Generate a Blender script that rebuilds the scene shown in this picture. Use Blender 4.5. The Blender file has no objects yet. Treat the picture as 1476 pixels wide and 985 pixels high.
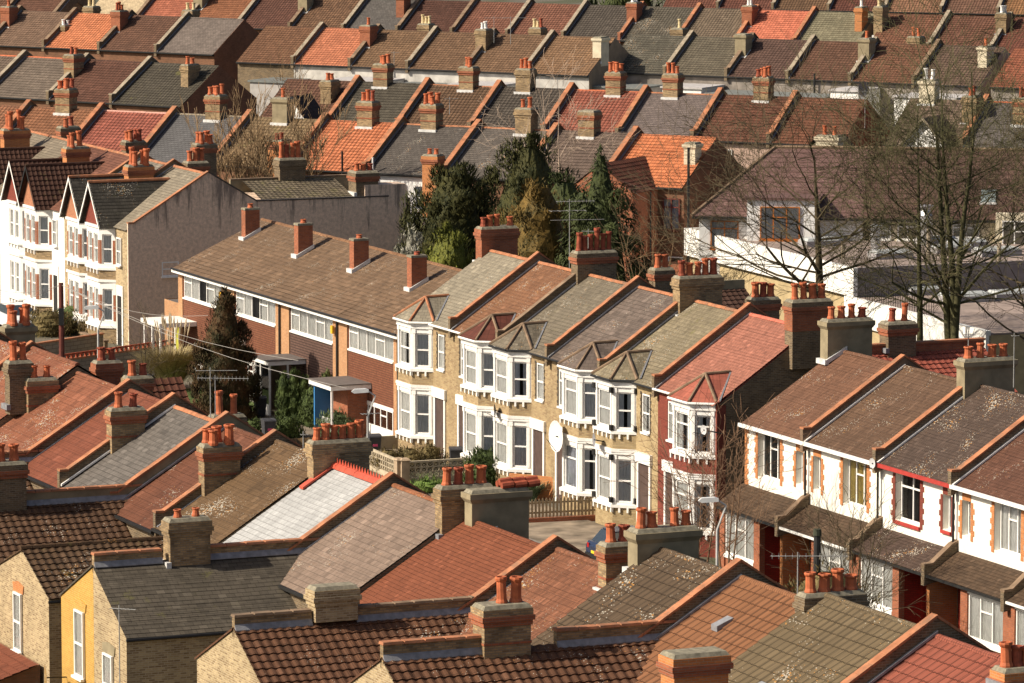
import bpy, bmesh, math, random
from mathutils import Vector, Matrix
random.seed(7)
S=bpy.context.scene
COL=S.collection
# ------------------------------------------------------------------ camera model and survey helpers
FPX=7200.;YH=-405.;HC=35.;CX=738.;CY=492.5
PIT=math.atan((CY-YH)/FPX)
GZ=-1.2
def un(x,y,z):
    a=(x-CX)/FPX;b=(CY-y)/FPX
    dy=math.cos(PIT)+b*math.sin(PIT);dz=-math.sin(PIT)+b*math.cos(PIT)
    t=(z-HC)/dz
    return (a*t,dy*t)
class Fr:
    def __init__(s,O,az):
        s.O=O;s.az=math.radians(az);s.u=(math.cos(s.az),math.sin(s.az));s.v=(-s.u[1],s.u[0])
    def w(s,a,b): return (s.O[0]+a*s.u[0]+b*s.v[0],s.O[1]+a*s.u[1]+b*s.v[1])
    def ab(s,P):
        d=(P[0]-s.O[0],P[1]-s.O[1]);return d[0]*s.u[0]+d[1]*s.u[1],d[0]*s.v[0]+d[1]*s.v[1]
    def _hit(s,f):
        lo,hi=-6,22
        for i in range(50):
            m=(lo+hi)/2
            if (f(m)>0)==(f(hi)>0): hi=m
            else: lo=m
        return (lo+hi)/2
    def hita(s,x,y,a0):
        z=s._hit(lambda z:s.ab(un(x,y,z))[0]-a0);return s.ab(un(x,y,z))[1],z
    def hitp(s,x,y,z0,tan):
        z=s._hit(lambda z:z-(z0+tan*s.ab(un(x,y,z))[1]));a,b=s.ab(un(x,y,z));return a,b,z
    def hitv(s,x,y,b0):
        z=s._hit(lambda z:s.ab(un(x,y,z))[1]-b0);return s.ab(un(x,y,z))[0],z
M_=Fr((-2.81,241.19),-66.5)      # the street: terraces with their fronts towards the left
F_=Fr((-0.507,163.777),-66.5)    # the near terrace seen from its rear
A_=Fr((-14.46,333.47),-28.74)
BL=Fr((-30.73,390.37),-34.56)
B_=Fr((4.33,360.23),-26.12)
CL=Fr((-37.10,453.08),-31.9)
CM=Fr((-6.52,427.15),-29.26)
CR=Fr((25.05,415.06),-29.49)
D_=Fr((20.99,460.22),-27.47)
# ------------------------------------------------------------------ materials
def s2l(c): return tuple(((v/255.)/12.92 if v<=10 else (((v/255.)+.055)/1.055)**2.4) for v in c)
_mats={}
def newmat(name):
    m=bpy.data.materials.new(name);m.use_nodes=True
    nt=m.node_tree;b=nt.nodes['Principled BSDF'];return m,nt,b
def N(nt,t,**k):
    n=nt.nodes.new(t)
    for a,v in k.items():
        if a in n.inputs: n.inputs[a].default_value=v
        else: setattr(n,a,v)
    return n
def L(nt,a,b): nt.links.new(a,b)
def mix(nt,fac,a,b,bt='MIX'):
    n=nt.nodes.new('ShaderNodeMix');n.data_type='RGBA';n.blend_type=bt
    for s,v in ((n.inputs[0],fac),(n.inputs[6],a),(n.inputs[7],b)):
        if isinstance(v,bpy.types.NodeSocket): L(nt,v,s)
        elif isinstance(v,(int,float)): s.default_value=v
        else: s.default_value=(v[0],v[1],v[2],1)
    return n.outputs[2]
def ramp(nt,src,a,b):
    n=N(nt,'ShaderNodeMapRange');n.inputs[1].default_value=a;n.inputs[2].default_value=b
    L(nt,src,n.inputs[0]);return n.outputs[0]
def objco(nt):
    tc=N(nt,'ShaderNodeTexCoord');oi=N(nt,'ShaderNodeObjectInfo')
    m=N(nt,'ShaderNodeVectorMath',operation='MULTIPLY_ADD')
    c=N(nt,'ShaderNodeCombineXYZ')
    L(nt,oi.outputs['Random'],c.inputs[0]);L(nt,oi.outputs['Random'],c.inputs[1])
    L(nt,c.outputs[0],m.inputs[0]);m.inputs[1].default_value=(71.,37.,0);L(nt,tc.outputs['Object'],m.inputs[2])
    return m.outputs[0],tc
def plain(name,col,rough=.75,noise=.25,scale=3.,metal=0,spec=.3):
    k=('p',name)
    if k in _mats: return _mats[k]
    m,nt,b=newmat(name)
    v,_=objco(nt)
    n=N(nt,'ShaderNodeTexNoise',**{'Scale':scale,'Detail':5.});L(nt,v,n.inputs['Vector'])
    r=ramp(nt,n.outputs['Fac'],.3,.7)
    d=tuple(x*(1-noise) for x in col);e=tuple(min(.92,x*(1+noise*.5)) for x in col)
    L(nt,mix(nt,r,d,e),b.inputs['Base Color'])
    b.inputs['Roughness'].default_value=rough;b.inputs['Metallic'].default_value=metal
    b.inputs['Specular IOR Level'].default_value=spec
    _mats[k]=m;return m
def brick(name,c1,c2,mortar,soot=.5,bw=.225,rh=.075,ms=.010,sootcol=(.035,.028,.02)):
    k=('b',name)
    if k in _mats: return _mats[k]
    m,nt,b=newmat(name)
    v,tc=objco(nt)
    br=N(nt,'ShaderNodeTexBrick',offset=.5)
    L(nt,tc.outputs['UV'],br.inputs['Vector'])
    br.inputs['Scale'].default_value=1;br.inputs['Brick Width'].default_value=bw;br.inputs['Row Height'].default_value=rh
    br.inputs['Mortar Size'].default_value=ms;br.inputs['Mortar Smooth'].default_value=.3;br.inputs['Bias'].default_value=-.1
    br.inputs['Color1'].default_value=c1+(1,);br.inputs['Color2'].default_value=c2+(1,);br.inputs['Mortar'].default_value=mortar+(1,)
    n=N(nt,'ShaderNodeTexNoise',**{'Scale':.9,'Detail':6.,'Roughness':.65});L(nt,v,n.inputs['Vector'])
    r=ramp(nt,n.outputs['Fac'],.42,.72)
    mm=N(nt,'ShaderNodeMath',operation='MULTIPLY');L(nt,r,mm.inputs[0]);mm.inputs[1].default_value=soot
    c=mix(nt,mm.outputs[0],br.outputs['Color'],sootcol)
    n2=N(nt,'ShaderNodeTexNoise',**{'Scale':9.,'Detail':3.});L(nt,v,n2.inputs['Vector'])
    r2=ramp(nt,n2.outputs['Fac'],.35,.75)
    c=mix(nt,mixf(nt,r2,.3),c,tuple(x*.55 for x in c1))
    L(nt,c,b.inputs['Base Color']);b.inputs['Roughness'].default_value=.9;b.inputs['Specular IOR Level'].default_value=.15
    bp=N(nt,'ShaderNodeBump',**{'Strength':.5,'Distance':.012});inv=N(nt,'ShaderNodeMath',operation='SUBTRACT');inv.inputs[0].default_value=1
    L(nt,br.outputs['Fac'],inv.inputs[1]);L(nt,inv.outputs[0],bp.inputs['Height']);L(nt,bp.outputs[0],b.inputs['Normal'])
    _mats[k]=m;return m
def mixf(nt,src,f):
    mm=N(nt,'ShaderNodeMath',operation='MULTIPLY');L(nt,src,mm.inputs[0]);mm.inputs[1].default_value=f;return mm.outputs[0]
def roofm(name,rgb,tw=.3,th=.33,var=.16,offset=0.,lichen=0.,moss=0.,dark=.45,blotch=.22,gain=1.0,orange=0.,ms=.012,patch=1.):
    """rgb = colour of the tiles as sampled in sun (sRGB 0..255)"""
    k=('r',name)
    if k in _mats: return _mats[k]
    base=tuple(min(.75,x*gain/1.35) for x in s2l(rgb));lu=.3*base[0]+.6*base[1]+.1*base[2]
    base=tuple(x*.82+lu*.18 for x in base);red=base[0]>1.75*base[1]
    base=(base[0]*1.02,base[1]*1.10,base[2]*.84) if red else (base[0]*1.0,base[1]*.97,base[2]*.90)
    m,nt,b=newmat(name)
    v,tc=objco(nt)
    br=N(nt,'ShaderNodeTexBrick',offset=offset)
    L(nt,tc.outputs['UV'],br.inputs['Vector'])
    br.inputs['Scale'].default_value=1;br.inputs['Brick Width'].default_value=tw;br.inputs['Row Height'].default_value=th
    br.inputs['Mortar Size'].default_value=ms;br.inputs['Mortar Smooth'].default_value=.3
    a=tuple(x*(1-var) for x in base);c2=tuple(x*(1+var) for x in base)
    br.inputs['Color1'].default_value=a+(1,);br.inputs['Color2'].default_value=c2+(1,)
    br.inputs['Mortar'].default_value=tuple(x*dark for x in base)+(1,)
    n=N(nt,'ShaderNodeTexNoise',**{'Scale':.55,'Detail':7.,'Roughness':.6});L(nt,v,n.inputs['Vector'])
    r=ramp(nt,n.outputs['Fac'],.36,.68)
    c=mix(nt,mixf(nt,r,blotch*2),br.outputs['Color'],tuple(x*.55 for x in base))
    # streaks running down the slope
    mp=N(nt,'ShaderNodeMapping');mp.inputs['Scale'].default_value=(3.2,.35,1);L(nt,tc.outputs['UV'],mp.inputs['Vector'])
    n3=N(nt,'ShaderNodeTexNoise',**{'Scale':1.6,'Detail':4.});L(nt,mp.outputs[0],n3.inputs['Vector'])
    c=mix(nt,mixf(nt,ramp(nt,n3.outputs['Fac'],.5,.75),.35),c,tuple(x*1.35+.01 for x in base))
    dv=N(nt,'ShaderNodeVectorMath',operation='DIVIDE');L(nt,tc.outputs['UV'],dv.inputs[0]);dv.inputs[1].default_value=(tw,th,1)
    flr=N(nt,'ShaderNodeVectorMath',operation='FLOOR');L(nt,dv.outputs[0],flr.inputs[0])
    ad0=N(nt,'ShaderNodeVectorMath',operation='ADD');L(nt,flr.outputs[0],ad0.inputs[0]);oi=N(nt,'ShaderNodeObjectInfo');L(nt,oi.outputs['Random'],ad0.inputs[1])
    wn=N(nt,'ShaderNodeTexWhiteNoise',noise_dimensions='3D');L(nt,ad0.outputs[0],wn.inputs['Vector'])
    c=mix(nt,mixf(nt,ramp(nt,wn.outputs['Value'],.93,.99),.42*patch),c,tuple(x*1.7+.015 for x in base))
    c=mix(nt,mixf(nt,ramp(nt,wn.outputs['Value'],.10,.02),.5*patch),c,tuple(x*.45 for x in base))
    if moss>0:
        n4=N(nt,'ShaderNodeTexNoise',**{'Scale':1.3,'Detail':8.,'Roughness':.75});L(nt,v,n4.inputs['Vector'])
        c=mix(nt,mixf(nt,ramp(nt,n4.outputs['Fac'],.62-moss*.12,.70),.75),c,(.13,.12,.035))
    if lichen>0:
        vo=N(nt,'ShaderNodeTexVoronoi',feature='F1');vo.inputs['Scale'].default_value=11.;L(nt,v,vo.inputs['Vector'])
        n5=N(nt,'ShaderNodeTexNoise',**{'Scale':.7,'Detail':3.});L(nt,v,n5.inputs['Vector'])
        n6=N(nt,'ShaderNodeTexNoise',**{'Scale':14.,'Detail':2.});L(nt,v,n6.inputs['Vector'])
        ad=N(nt,'ShaderNodeMath',operation='MULTIPLY_ADD');L(nt,n5.outputs['Fac'],ad.inputs[0]);ad.inputs[1].default_value=-1.5;L(nt,vo.outputs['Distance'],ad.inputs[2])
        ad2=N(nt,'ShaderNodeMath',operation='MULTIPLY_ADD');L(nt,n6.outputs['Fac'],ad2.inputs[0]);ad2.inputs[1].default_value=.35;L(nt,ad.outputs[0],ad2.inputs[2])
        lt=N(nt,'ShaderNodeMath',operation='LESS_THAN');L(nt,ad2.outputs[0],lt.inputs[0]);lt.inputs[1].default_value=-.54+.11*lichen
        cs=N(nt,'ShaderNodeSeparateColor');L(nt,vo.outputs['Color'],cs.inputs[0])
        pc=mix(nt,ramp(nt,cs.outputs[0],.78-.2*orange,.80-.2*orange),(.36,.33,.27),(.36,.18,.05))
        c=mix(nt,lt.outputs[0],c,pc)
    L(nt,c,b.inputs['Base Color']);b.inputs['Roughness'].default_value=.78;b.inputs['Specular IOR Level'].default_value=.25
    nb=N(nt,'ShaderNodeTexNoise',**{'Scale':22.,'Detail':3.});L(nt,v,nb.inputs['Vector'])
    bp=N(nt,'ShaderNodeBump',**{'Strength':.35,'Distance':.02});L(nt,nb.outputs['Fac'],bp.inputs['Height']);L(nt,bp.outputs[0],b.inputs['Normal'])
    _mats[k]=m;return m
def glassm():
    k='glass'
    if k in _mats: return _mats[k]
    m,nt,b=newmat('window_glass')
    out=nt.nodes['Material Output']
    tr=N(nt,'ShaderNodeBsdfTransparent');gl=N(nt,'ShaderNodeBsdfGlossy');gl.inputs['Roughness'].default_value=.03
    tr.inputs['Color'].default_value=(.93,.95,.96,1)
    fr=N(nt,'ShaderNodeFresnel');fr.inputs['IOR'].default_value=1.6
    ms=N(nt,'ShaderNodeMixShader');L(nt,fr.outputs[0],ms.inputs[0]);L(nt,tr.outputs[0],ms.inputs[1]);L(nt,gl.outputs[0],ms.inputs[2])
    L(nt,ms.outputs[0],out.inputs[0]);_mats[k]=m;return m
WHITE=lambda:plain('white_paint',(.80,.79,.75),.5,.10,6)
CREAM=lambda:plain('cream_render',(.62,.55,.40),.85,.18,2)
LEAD=lambda:plain('lead_flashing',(.23,.235,.25),.5,.3,5)
BROB=lambda:brick('brown_brick',(.25,.115,.065),(.17,.085,.05),(.17,.12,.08),.35)
STOCK=lambda:brick('stock_brick',(.44,.30,.15),(.17,.11,.06),(.25,.21,.15),.6,ms=.013)
PALE=lambda:brick('pale_stock_brick',(.47,.36,.20),(.20,.13,.065),(.46,.38,.26),.3,ms=.013)
YEL=lambda:brick('yellow_painted_brick',(.55,.32,.07),(.46,.26,.05),(.52,.37,.17),.2)
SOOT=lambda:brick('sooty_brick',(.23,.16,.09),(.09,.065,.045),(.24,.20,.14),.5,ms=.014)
REDB=lambda:brick('red_brick',(.40,.13,.06),(.27,.085,.045),(.26,.17,.12),.35)
ORGB=lambda:brick('orange_brick',(.58,.22,.07),(.42,.15,.05),(.40,.26,.16),.12)
LORG=lambda:brick('pale_orange_brick',(.50,.26,.12),(.40,.19,.085),(.42,.32,.22),.15)
REDP=lambda:brick('red_painted_brick',(.235,.06,.04),(.20,.05,.035),(.15,.05,.04),.15)
TERR=lambda:plain('terracotta',(.46,.125,.05),.7,.35,4)
DTER=lambda:plain('dark_terracotta',(.30,.07,.035),.75,.4,5)
BUFF=lambda:plain('buff_clay',(.62,.50,.28),.7,.3,5)
def COPE():
    k='cope'
    if k in _mats: return _mats[k]
    m=plain('coping_tile',(.40,.165,.08),.8,.35,2.2);_mats[k]=m
    nt=m.node_tree;b=nt.nodes['Principled BSDF'];c=b.inputs['Base Color'].links[0].from_socket
    v,tc=objco(nt);n=N(nt,'ShaderNodeTexNoise',**{'Scale':1.3,'Detail':7.,'Roughness':.7});L(nt,v,n.inputs['Vector'])
    L(nt,mix(nt,mixf(nt,ramp(nt,n.outputs['Fac'],.50,.66),.8),c,(.15,.105,.07)),b.inputs['Base Color']);return m
COPD=lambda:plain('weathered_coping',(.22,.15,.095),.85,.4,2.2)
STONE=lambda:plain('stone_coping',(.30,.25,.18),.9,.35,3)
MORT=lambda:plain('mortar_flaunching',(.24,.215,.155),.9,.45,6)
REND=lambda:plain('tan_render',(.27,.225,.14),.9,.28,2)
def GREYR():
    k='pebble'
    if k in _mats: return _mats[k]
    m=plain('grey_pebbledash',(.78,.59,.44),.95,.22,5);_mats[k]=m
    nt=m.node_tree;b=nt.nodes['Principled BSDF'];c=b.inputs['Base Color'].links[0].from_socket
    tc=N(nt,'ShaderNodeTexCoord');mp=N(nt,'ShaderNodeMapping');mp.inputs['Scale'].default_value=(1.6,1.6,.16);L(nt,tc.outputs['Object'],mp.inputs['Vector'])
    n=N(nt,'ShaderNodeTexNoise',**{'Scale':1.5,'Detail':6.,'Roughness':.7});L(nt,mp.outputs[0],n.inputs['Vector'])
    sp=N(nt,'ShaderNodeSeparateXYZ');L(nt,tc.outputs['Object'],sp.inputs[0])
    up=ramp(nt,sp.outputs[2],4.5,9.2)
    ad=N(nt,'ShaderNodeMath',operation='MULTIPLY_ADD');L(nt,up,ad.inputs[0]);ad.inputs[1].default_value=.30;L(nt,n.outputs['Fac'],ad.inputs[2])
    g=N(nt,'ShaderNodeTexNoise',**{'Scale':14.,'Detail':2.});L(nt,tc.outputs['Object'],g.inputs['Vector'])
    c=mix(nt,mixf(nt,ramp(nt,g.outputs['Fac'],.4,.7),.25),c,(.25,.19,.16))
    L(nt,mix(nt,mixf(nt,ramp(nt,ad.outputs[0],.74,.86),.8),c,(.16,.13,.11)),b.inputs['Base Color'])
    return m
BLACK=lambda:plain('black_paint',(.02,.02,.02),.5,.2,3)
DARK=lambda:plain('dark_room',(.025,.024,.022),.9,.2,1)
CURT=lambda:plain('net_curtain',(.88,.87,.83),.9,.1,4)
CURY=lambda:plain('yellow_curtain',(.62,.48,.14),.9,.25,4)
CURG=lambda:plain('grey_blue_curtain',(.60,.62,.68),.9,.2,4)
# ------------------------------------------------------------------ mesh builder
class MB:
    def __init__(s): s.v=[];s.f=[];s.m=[];s.uv=[];s.T=None
    def P(s,p):
        p=Vector(p)
        if s.T is not None: p=s.T@p
        s.v.append(p);return len(s.v)-1
    def face(s,idx,m=0,uv=None): s.f.append(idx);s.m.append(m);s.uv.append(uv)
    def poly(s,pts,m=0,uv=None): s.face([s.P(p) for p in pts],m,uv)
    def box(s,x0,y0,z0,x1,y1,z1,m=0):
        if x1<x0:x0,x1=x1,x0
        if y1<y0:y0,y1=y1,y0
        if z1<z0:z0,z1=z1,z0
        i=[s.P(p) for p in ((x0,y0,z0),(x1,y0,z0),(x1,y1,z0),(x0,y1,z0),(x0,y0,z1),(x1,y0,z1),(x1,y1,z1),(x0,y1,z1))]
        for q in ((3,2,1,0),(4,5,6,7),(0,1,5,4),(1,2,6,5),(2,3,7,6),(3,0,4,7)): s.face([i[k] for k in q],m)
        return s
    def frus(s,x0,y0,x1,y1,z0,z1,ins,m=0):
        i=[s.P(p) for p in ((x0,y0,z0),(x1,y0,z0),(x1,y1,z0),(x0,y1,z0),(x0+ins,y0+ins,z1),(x1-ins,y0+ins,z1),(x1-ins,y1-ins,z1),(x0+ins,y1-ins,z1))]
        for q in ((3,2,1,0),(4,5,6,7),(0,1,5,4),(1,2,6,5),(2,3,7,6),(3,0,4,7)): s.face([i[k] for k in q],m)
    def prism(s,prof,x0,x1,m=0,mend=None):
        """profile in (y,z), extruded along x"""
        if mend is None: mend=m
        a=[s.P((x0,y,z)) for y,z in prof];b=[s.P((x1,y,z)) for y,z in prof];n=len(prof)
        ar=sum(prof[k][0]*prof[(k+1)%n][1]-prof[(k+1)%n][0]*prof[k][1] for k in range(n))
        s.face(a[::-1] if ar>0 else a,mend);s.face(b if ar>0 else b[::-1],mend)
        for k in range(n):
            j=(k+1)%n
            q=[a[k],a[j],b[j],b[k]]
            s.face(q if ar>0 else q[::-1],m)
    def prismy(s,prof,y0,y1,m=0,mend=None):
        """profile in (x,z), extruded along y"""
        if mend is None: mend=m
        a=[s.P((x,y0,z)) for x,z in prof];b=[s.P((x,y1,z)) for x,z in prof];n=len(prof)
        ar=sum(prof[k][0]*prof[(k+1)%n][1]-prof[(k+1)%n][0]*prof[k][1] for k in range(n))
        s.face(a if ar>0 else a[::-1],mend);s.face(b[::-1] if ar>0 else b,mend)
        for k in range(n):
            j=(k+1)%n;q=[a[j],a[k],b[k],b[j]]
            s.face(q if ar>0 else q[::-1],m)
    def extz(s,prof,z0,z1,m=0,mtop=None):
        """footprint in (x,y), counter-clockwise, extruded in z"""
        n=len(prof);a=[s.P((x,y,z0)) for x,y in prof];b=[s.P((x,y,z1)) for x,y in prof]
        s.face(b,m if mtop is None else mtop);s.face(a[::-1],m)
        for k in range(n):
            j=(k+1)%n;s.face([a[k],a[j],b[j],b[k]],m)
    def tube(s,p0,p1,r0,r1=None,n=6,m=0,cap=True):
        if r1 is None:r1=r0
        p0=Vector(p0);p1=Vector(p1);d=(p1-p0)
        if d.length<1e-6:return
        d.normalize();u=d.orthogonal().normalized();w=d.cross(u)
        A=[s.P(p0+(u*math.cos(t)+w*math.sin(t))*r0) for t in [2*math.pi*k/n for k in range(n)]]
        B=[s.P(p1+(u*math.cos(t)+w*math.sin(t))*r1) for t in [2*math.pi*k/n for k in range(n)]]
        for k in range(n):
            j=(k+1)%n;s.face([A[k],A[j],B[j],B[k]],m)
        if cap: s.face(B,m);s.face(A[::-1],m)
    def lathe(s,c,prof,n=12,m=0):
        rings=[]
        for r,z in prof:
            rings.append([s.P((c[0]+r*math.cos(2*math.pi*k/n),c[1]+r*math.sin(2*math.pi*k/n),c[2]+z)) for k in range(n)])
        for a,b in zip(rings,rings[1:]):
            for k in range(n):
                j=(k+1)%n;s.face([a[k],a[j],b[j],b[k]],m)
        s.face(rings[0][::-1],m);s.face(rings[-1],m)
    def build(s,name,mats,parent=None,smooth=False,loc=None):
        me=bpy.data.meshes.new(name)
        me.from_pydata([tuple(p) for p in s.v],[],s.f)
        if not isinstance(mats,(list,tuple)): mats=[mats]
        for m in mats: me.materials.append(m)
        me.polygons.foreach_set('material_index',s.m)
        me.update()
        ul=me.uv_layers.new(name='UVMap');data=[0.]*(2*len(me.loops))
        for p,uv in zip(me.polygons,s.uv):
            if uv is not None:
                for k,li in enumerate(p.loop_indices): data[2*li]=uv[k][0];data[2*li+1]=uv[k][1]
                continue
            n=p.normal
            if abs(n.z)>.97: t=Vector((1,0,0));q=Vector((0,1,0))
            else:
                t=Vector((-n.y,n.x,0)).normalized();q=n.cross(t)
            for li in p.loop_indices:
                c=me.vertices[me.loops[li].vertex_index].co
                data[2*li]=c.dot(t);data[2*li+1]=c.dot(q)
        ul.data.foreach_set('uv',data)
        if smooth: me.polygons.foreach_set('use_smooth',[True]*len(me.polygons))
        o=bpy.data.objects.new(name,me);COL.objects.link(o)
        if parent is not None: o.parent=parent
        if loc is not None: o.location=loc
        return o
def box(name,mat,parent,*d):
    m=MB();m.box(*d);return m.build(name,mat,parent)
def tag(o,label=None,cat=None,group=None,kind=None):
    if label:o['label']=label
    if cat:o['category']=cat
    if group:o['group']=group
    if kind:o['kind']=kind
    return o
def thing(name,label,cat,xy,rz=0,group=None,z=GZ):
    o=bpy.data.objects.new(name,None);COL.objects.link(o);o.empty_display_size=.3
    o.location=(xy[0],xy[1],z);o.rotation_euler=(0,0,rz)
    return tag(o,label,cat,group)
def tiles(mb,P,U,Sv,W,Ln,tw=.3,e=.33,amp=.02,step=.03,samp=4,m=0,uo=0.,yf0=0.):
    """real courses of tiles on a rectangular slope: P eaves corner, U along the eaves, Sv up the slope"""
    P=Vector(P);U=Vector(U).normalized();Sv=Vector(Sv).normalized();Nn=U.cross(Sv).normalized()
    nc=max(1,int(round(Ln/e)));ee=Ln/nc;sA=random.uniform(.2,1.2);ph_=random.uniform(0,6)
    nx=max(1,int(round(W/tw)))*samp if amp>0 else max(1,int(W/1.5))
    def h(t):
        if amp<=0:return 0
        f=(t*nx/samp if False else t)%1.
        return amp*(.5+.5*math.cos(2*math.pi*f))
    for r in range(nc):
        lo=[];hi=[]
        jit=random.uniform(-.004,.004);sg=lambda x,y:-.045*sA*math.sin(math.pi*x/W)*math.sin(math.pi*min(1,y/Ln))+.012*math.sin(x*1.3+ph_)*math.sin(y*1.1+ph_*2)
        for k in range(nx+1):
            x=W*k/nx;hh=h(k/samp) if amp>0 else 0
            lo.append(mb.P(P+U*x+Sv*(r*ee-.015)+Nn*(hh+step+jit+sg(x,r*ee))))
            hi.append(mb.P(P+U*x+Sv*((r+1)*ee)+Nn*(hh+sg(x,(r+1)*ee))))
        fl=[]
        for k in range(nx+1):
            x=W*k/nx;hh=h(k/samp) if amp>0 else 0
            fl.append(mb.P(P+U*x+Sv*(r*ee-.015)+Nn*(hh-.012+sg(x,r*ee))))
        for k in range(nx):
            xa=uo+W*k/nx;xb=uo+W*(k+1)/nx;ya=yf0+r*ee+.004;yb=yf0+(r+1)*ee
            mb.face([lo[k],lo[k+1],hi[k+1],hi[k]],m,[(xa,ya),(xb,ya),(xb,yb),(xa,yb)])
            mb.face([fl[k],fl[k+1],lo[k+1],lo[k]],m,[(xa,ya),(xb,ya),(xb,ya+.01),(xa,ya+.01)])
STY={'pan':dict(tw=.3,e=.33,amp=.03,step=.03),'roman':dict(tw=.3,e=.36,amp=.042,step=.045),'rib':dict(tw=.2,e=.40,amp=.045,step=.03),
     'slate':dict(tw=.3,e=.22,amp=0,step=.012),'plain':dict(tw=.2,e=.16,amp=0,step=.014),'conc':dict(tw=.3,e=.3,amp=.015,step=.028)}
STYM={'pan':dict(tw=.3,th=.33),'roman':dict(tw=.3,th=.36),'rib':dict(tw=.13,th=.4,ms=.022,dark=.42,patch=.35),'slate':dict(tw=.28,th=.22,offset=.5,dark=.38),'plain':dict(tw=.18,th=.16,offset=.5),'conc':dict(tw=.3,th=.3,offset=.5)}  # rib: dark joint lines painted in for the shade between ribs
def RM(name,sty,rgb,**k):
    d=dict(STYM[sty]);d.update(k);return roofm(name,rgb,**d)
# ------------------------------------------------------------------ building parts
def chimney(par,xc,y0,y1,zb,zt,th=.6,n=4,style='stock',pot='terr',poth=.75,flash=True,fz=None,rows=1,potr=.165,sh=.8):
    """stack centred on xc, from y0 to y1"""
    if y1<y0:y0,y1=y1,y0
    body={'redtop':SOOT,'stock':STOCK,'soot':SOOT,'red':REDB,'rend':REND,'band':STOCK,'orange':ORGB,'pale':PALE,'white':WHITE,'cream':CREAM,'orgplain':LORG,'brwplain':REDB,'grey':GREYR,'pink':CREAM}[style]()
    x0=xc-th/2;x1=xc+th/2;mb=MB()
    zc=zt-.62
    if style in('rend','white','cream','grey','pink'):
        mb.box(x0,y0,zb,x1,y1,zt-.45)
        mb.frus(x0-.0,y0-.0,x1+.0,y1+.0,zt-.45,zt-.3,-.10);mb.box(x0-.10,y0-.10,zt-.30,x1+.10,y1+.10,zt-.12)
        bm=0
    elif style in('orgplain','brwplain'):
        mb.box(x0,y0,zb,x1,y1,zt-.1)
    else:
        mb.box(x0,y0,zb,x1,y1,zc)
        if style=='redtop': mb.box(x0-.02,y0-.02,zc-.75,x1+.02,y1+.02,zc-.002,1)
        red=1 if style=='redtop' or style in('band','orange','soot') and random.random()<.75 or style=='band' else 0
        mb.box(x0-.045,y0-.045,zc,x1+.045,y1+.045,zc+.15,red)
        mb.box(x0-.10,y0-.10,zc+.15,x1+.10,y1+.10,zc+.30,red)
        mb.box(x0-.055,y0-.055,zc+.30,x1+.055,y1+.055,zc+.50,0)
        if style=='band': mb.box(x0-.02,y0-.02,zc-.55,x1+.02,y1+.02,zc-.47,1)
    o=mb.build('chimney',[body,REDB()],par)
    if n>=3 and max(y1-y0,th)/(n if rows==1 else (n+1)//2)>.42: potr=.185
    poth*=.92
    fl=MB();fl.frus(x0-.03,y0-.03,x1+.03,y1+.03,zt-.115,zt-.0,.08 if style not in('orgplain','brwplain') else .02)
    fl.build('mortar_cap',MORT(),o)
    if flash:
        f=MB();zf=fz if fz is not None else zb+.33;f.box(x0-.08,y0-.16,zf-.12,x1+.08,y0+.02,zf+.10);style in('rend','brwplain') and fz is None and f.prism([(y0-.1,zf-.1),(y0+.9,zf-.1+.9*.6),(y0+.9,zf+.1+.9*.6),(y0-.1,zf+.1)],x1+.01,x1+.09);f.build('flashing',plain('pale_flashing',(.62,.62,.60),.6,.25,4) if style in('brwplain','band','rend','cream','pink') or random.random()<.4 else LEAD(),o)
    if n>0:
        pm={'terr':TERR,'dark':DTER,'buff':BUFF,'white':WHITE}[pot]
        ln=y1-y0;wd=th
        along_y=ln>=wd
        per=(n+rows-1)//rows
        for k in range(n):
            r=k//per;i=k%per
            cnt=min(per,n-r*per)
            t=(i+.5)/cnt
            off=0 if rows==1 else (-.2 if r==0 else .2)
            if along_y: px=xc+off*wd/.6;py=y0+.08+t*(ln-.16)
            else: px=x0+.06+t*(wd-.12);py=(y0+y1)/2+off*ln/.6
            hh=poth*random.uniform(.74,1.16)
            if n>2 and random.random()<.06: continue
            q=MB();R=potr*random.uniform(.88,1.1);q.T=Matrix.Translation((px,py,zt))@Matrix.Rotation(random.uniform(-.05,.05),4,'X')@Matrix.Rotation(random.uniform(-.04,.04),4,'Y')@Matrix.Translation((-px,-py,-zt))
            q.lathe((px,py,zt),[(R*1.02,-.05),(R*1.05,.04),(R*.86,.12),(R*.80,hh*.8),(R*.98,hh*.86),(R*1.06,hh*.93),(R*1.0,hh),(R*.74,hh),(R*.70,hh-.12)],10)
            q.m[-1]=1  # black face painted in for the dark shade inside the pot
            q.build('chimney_pot',[(pm() if random.random()<.88 else DTER()),BLACK()],o,smooth=False)
    return o
def chim_px(par,fr,a,xl,xr,yc,yp,yb,ax,by,**k):
    """survey: left/right edge, cap, pot top and base picked in the photo, on the party line a"""
    b0,zt=fr.hita(xl,yc,a);b1,_=fr.hita(xr,yc,a);_,zp=fr.hita(xl,yp,a);_,zb=fr.hita(xl,yb,a)
    k.setdefault('poth',max(.3,zp-zt+.05));return chimney(par,a-ax,b0-by,b1-by,zb-.35-GZ,zt-GZ,**k)
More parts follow.
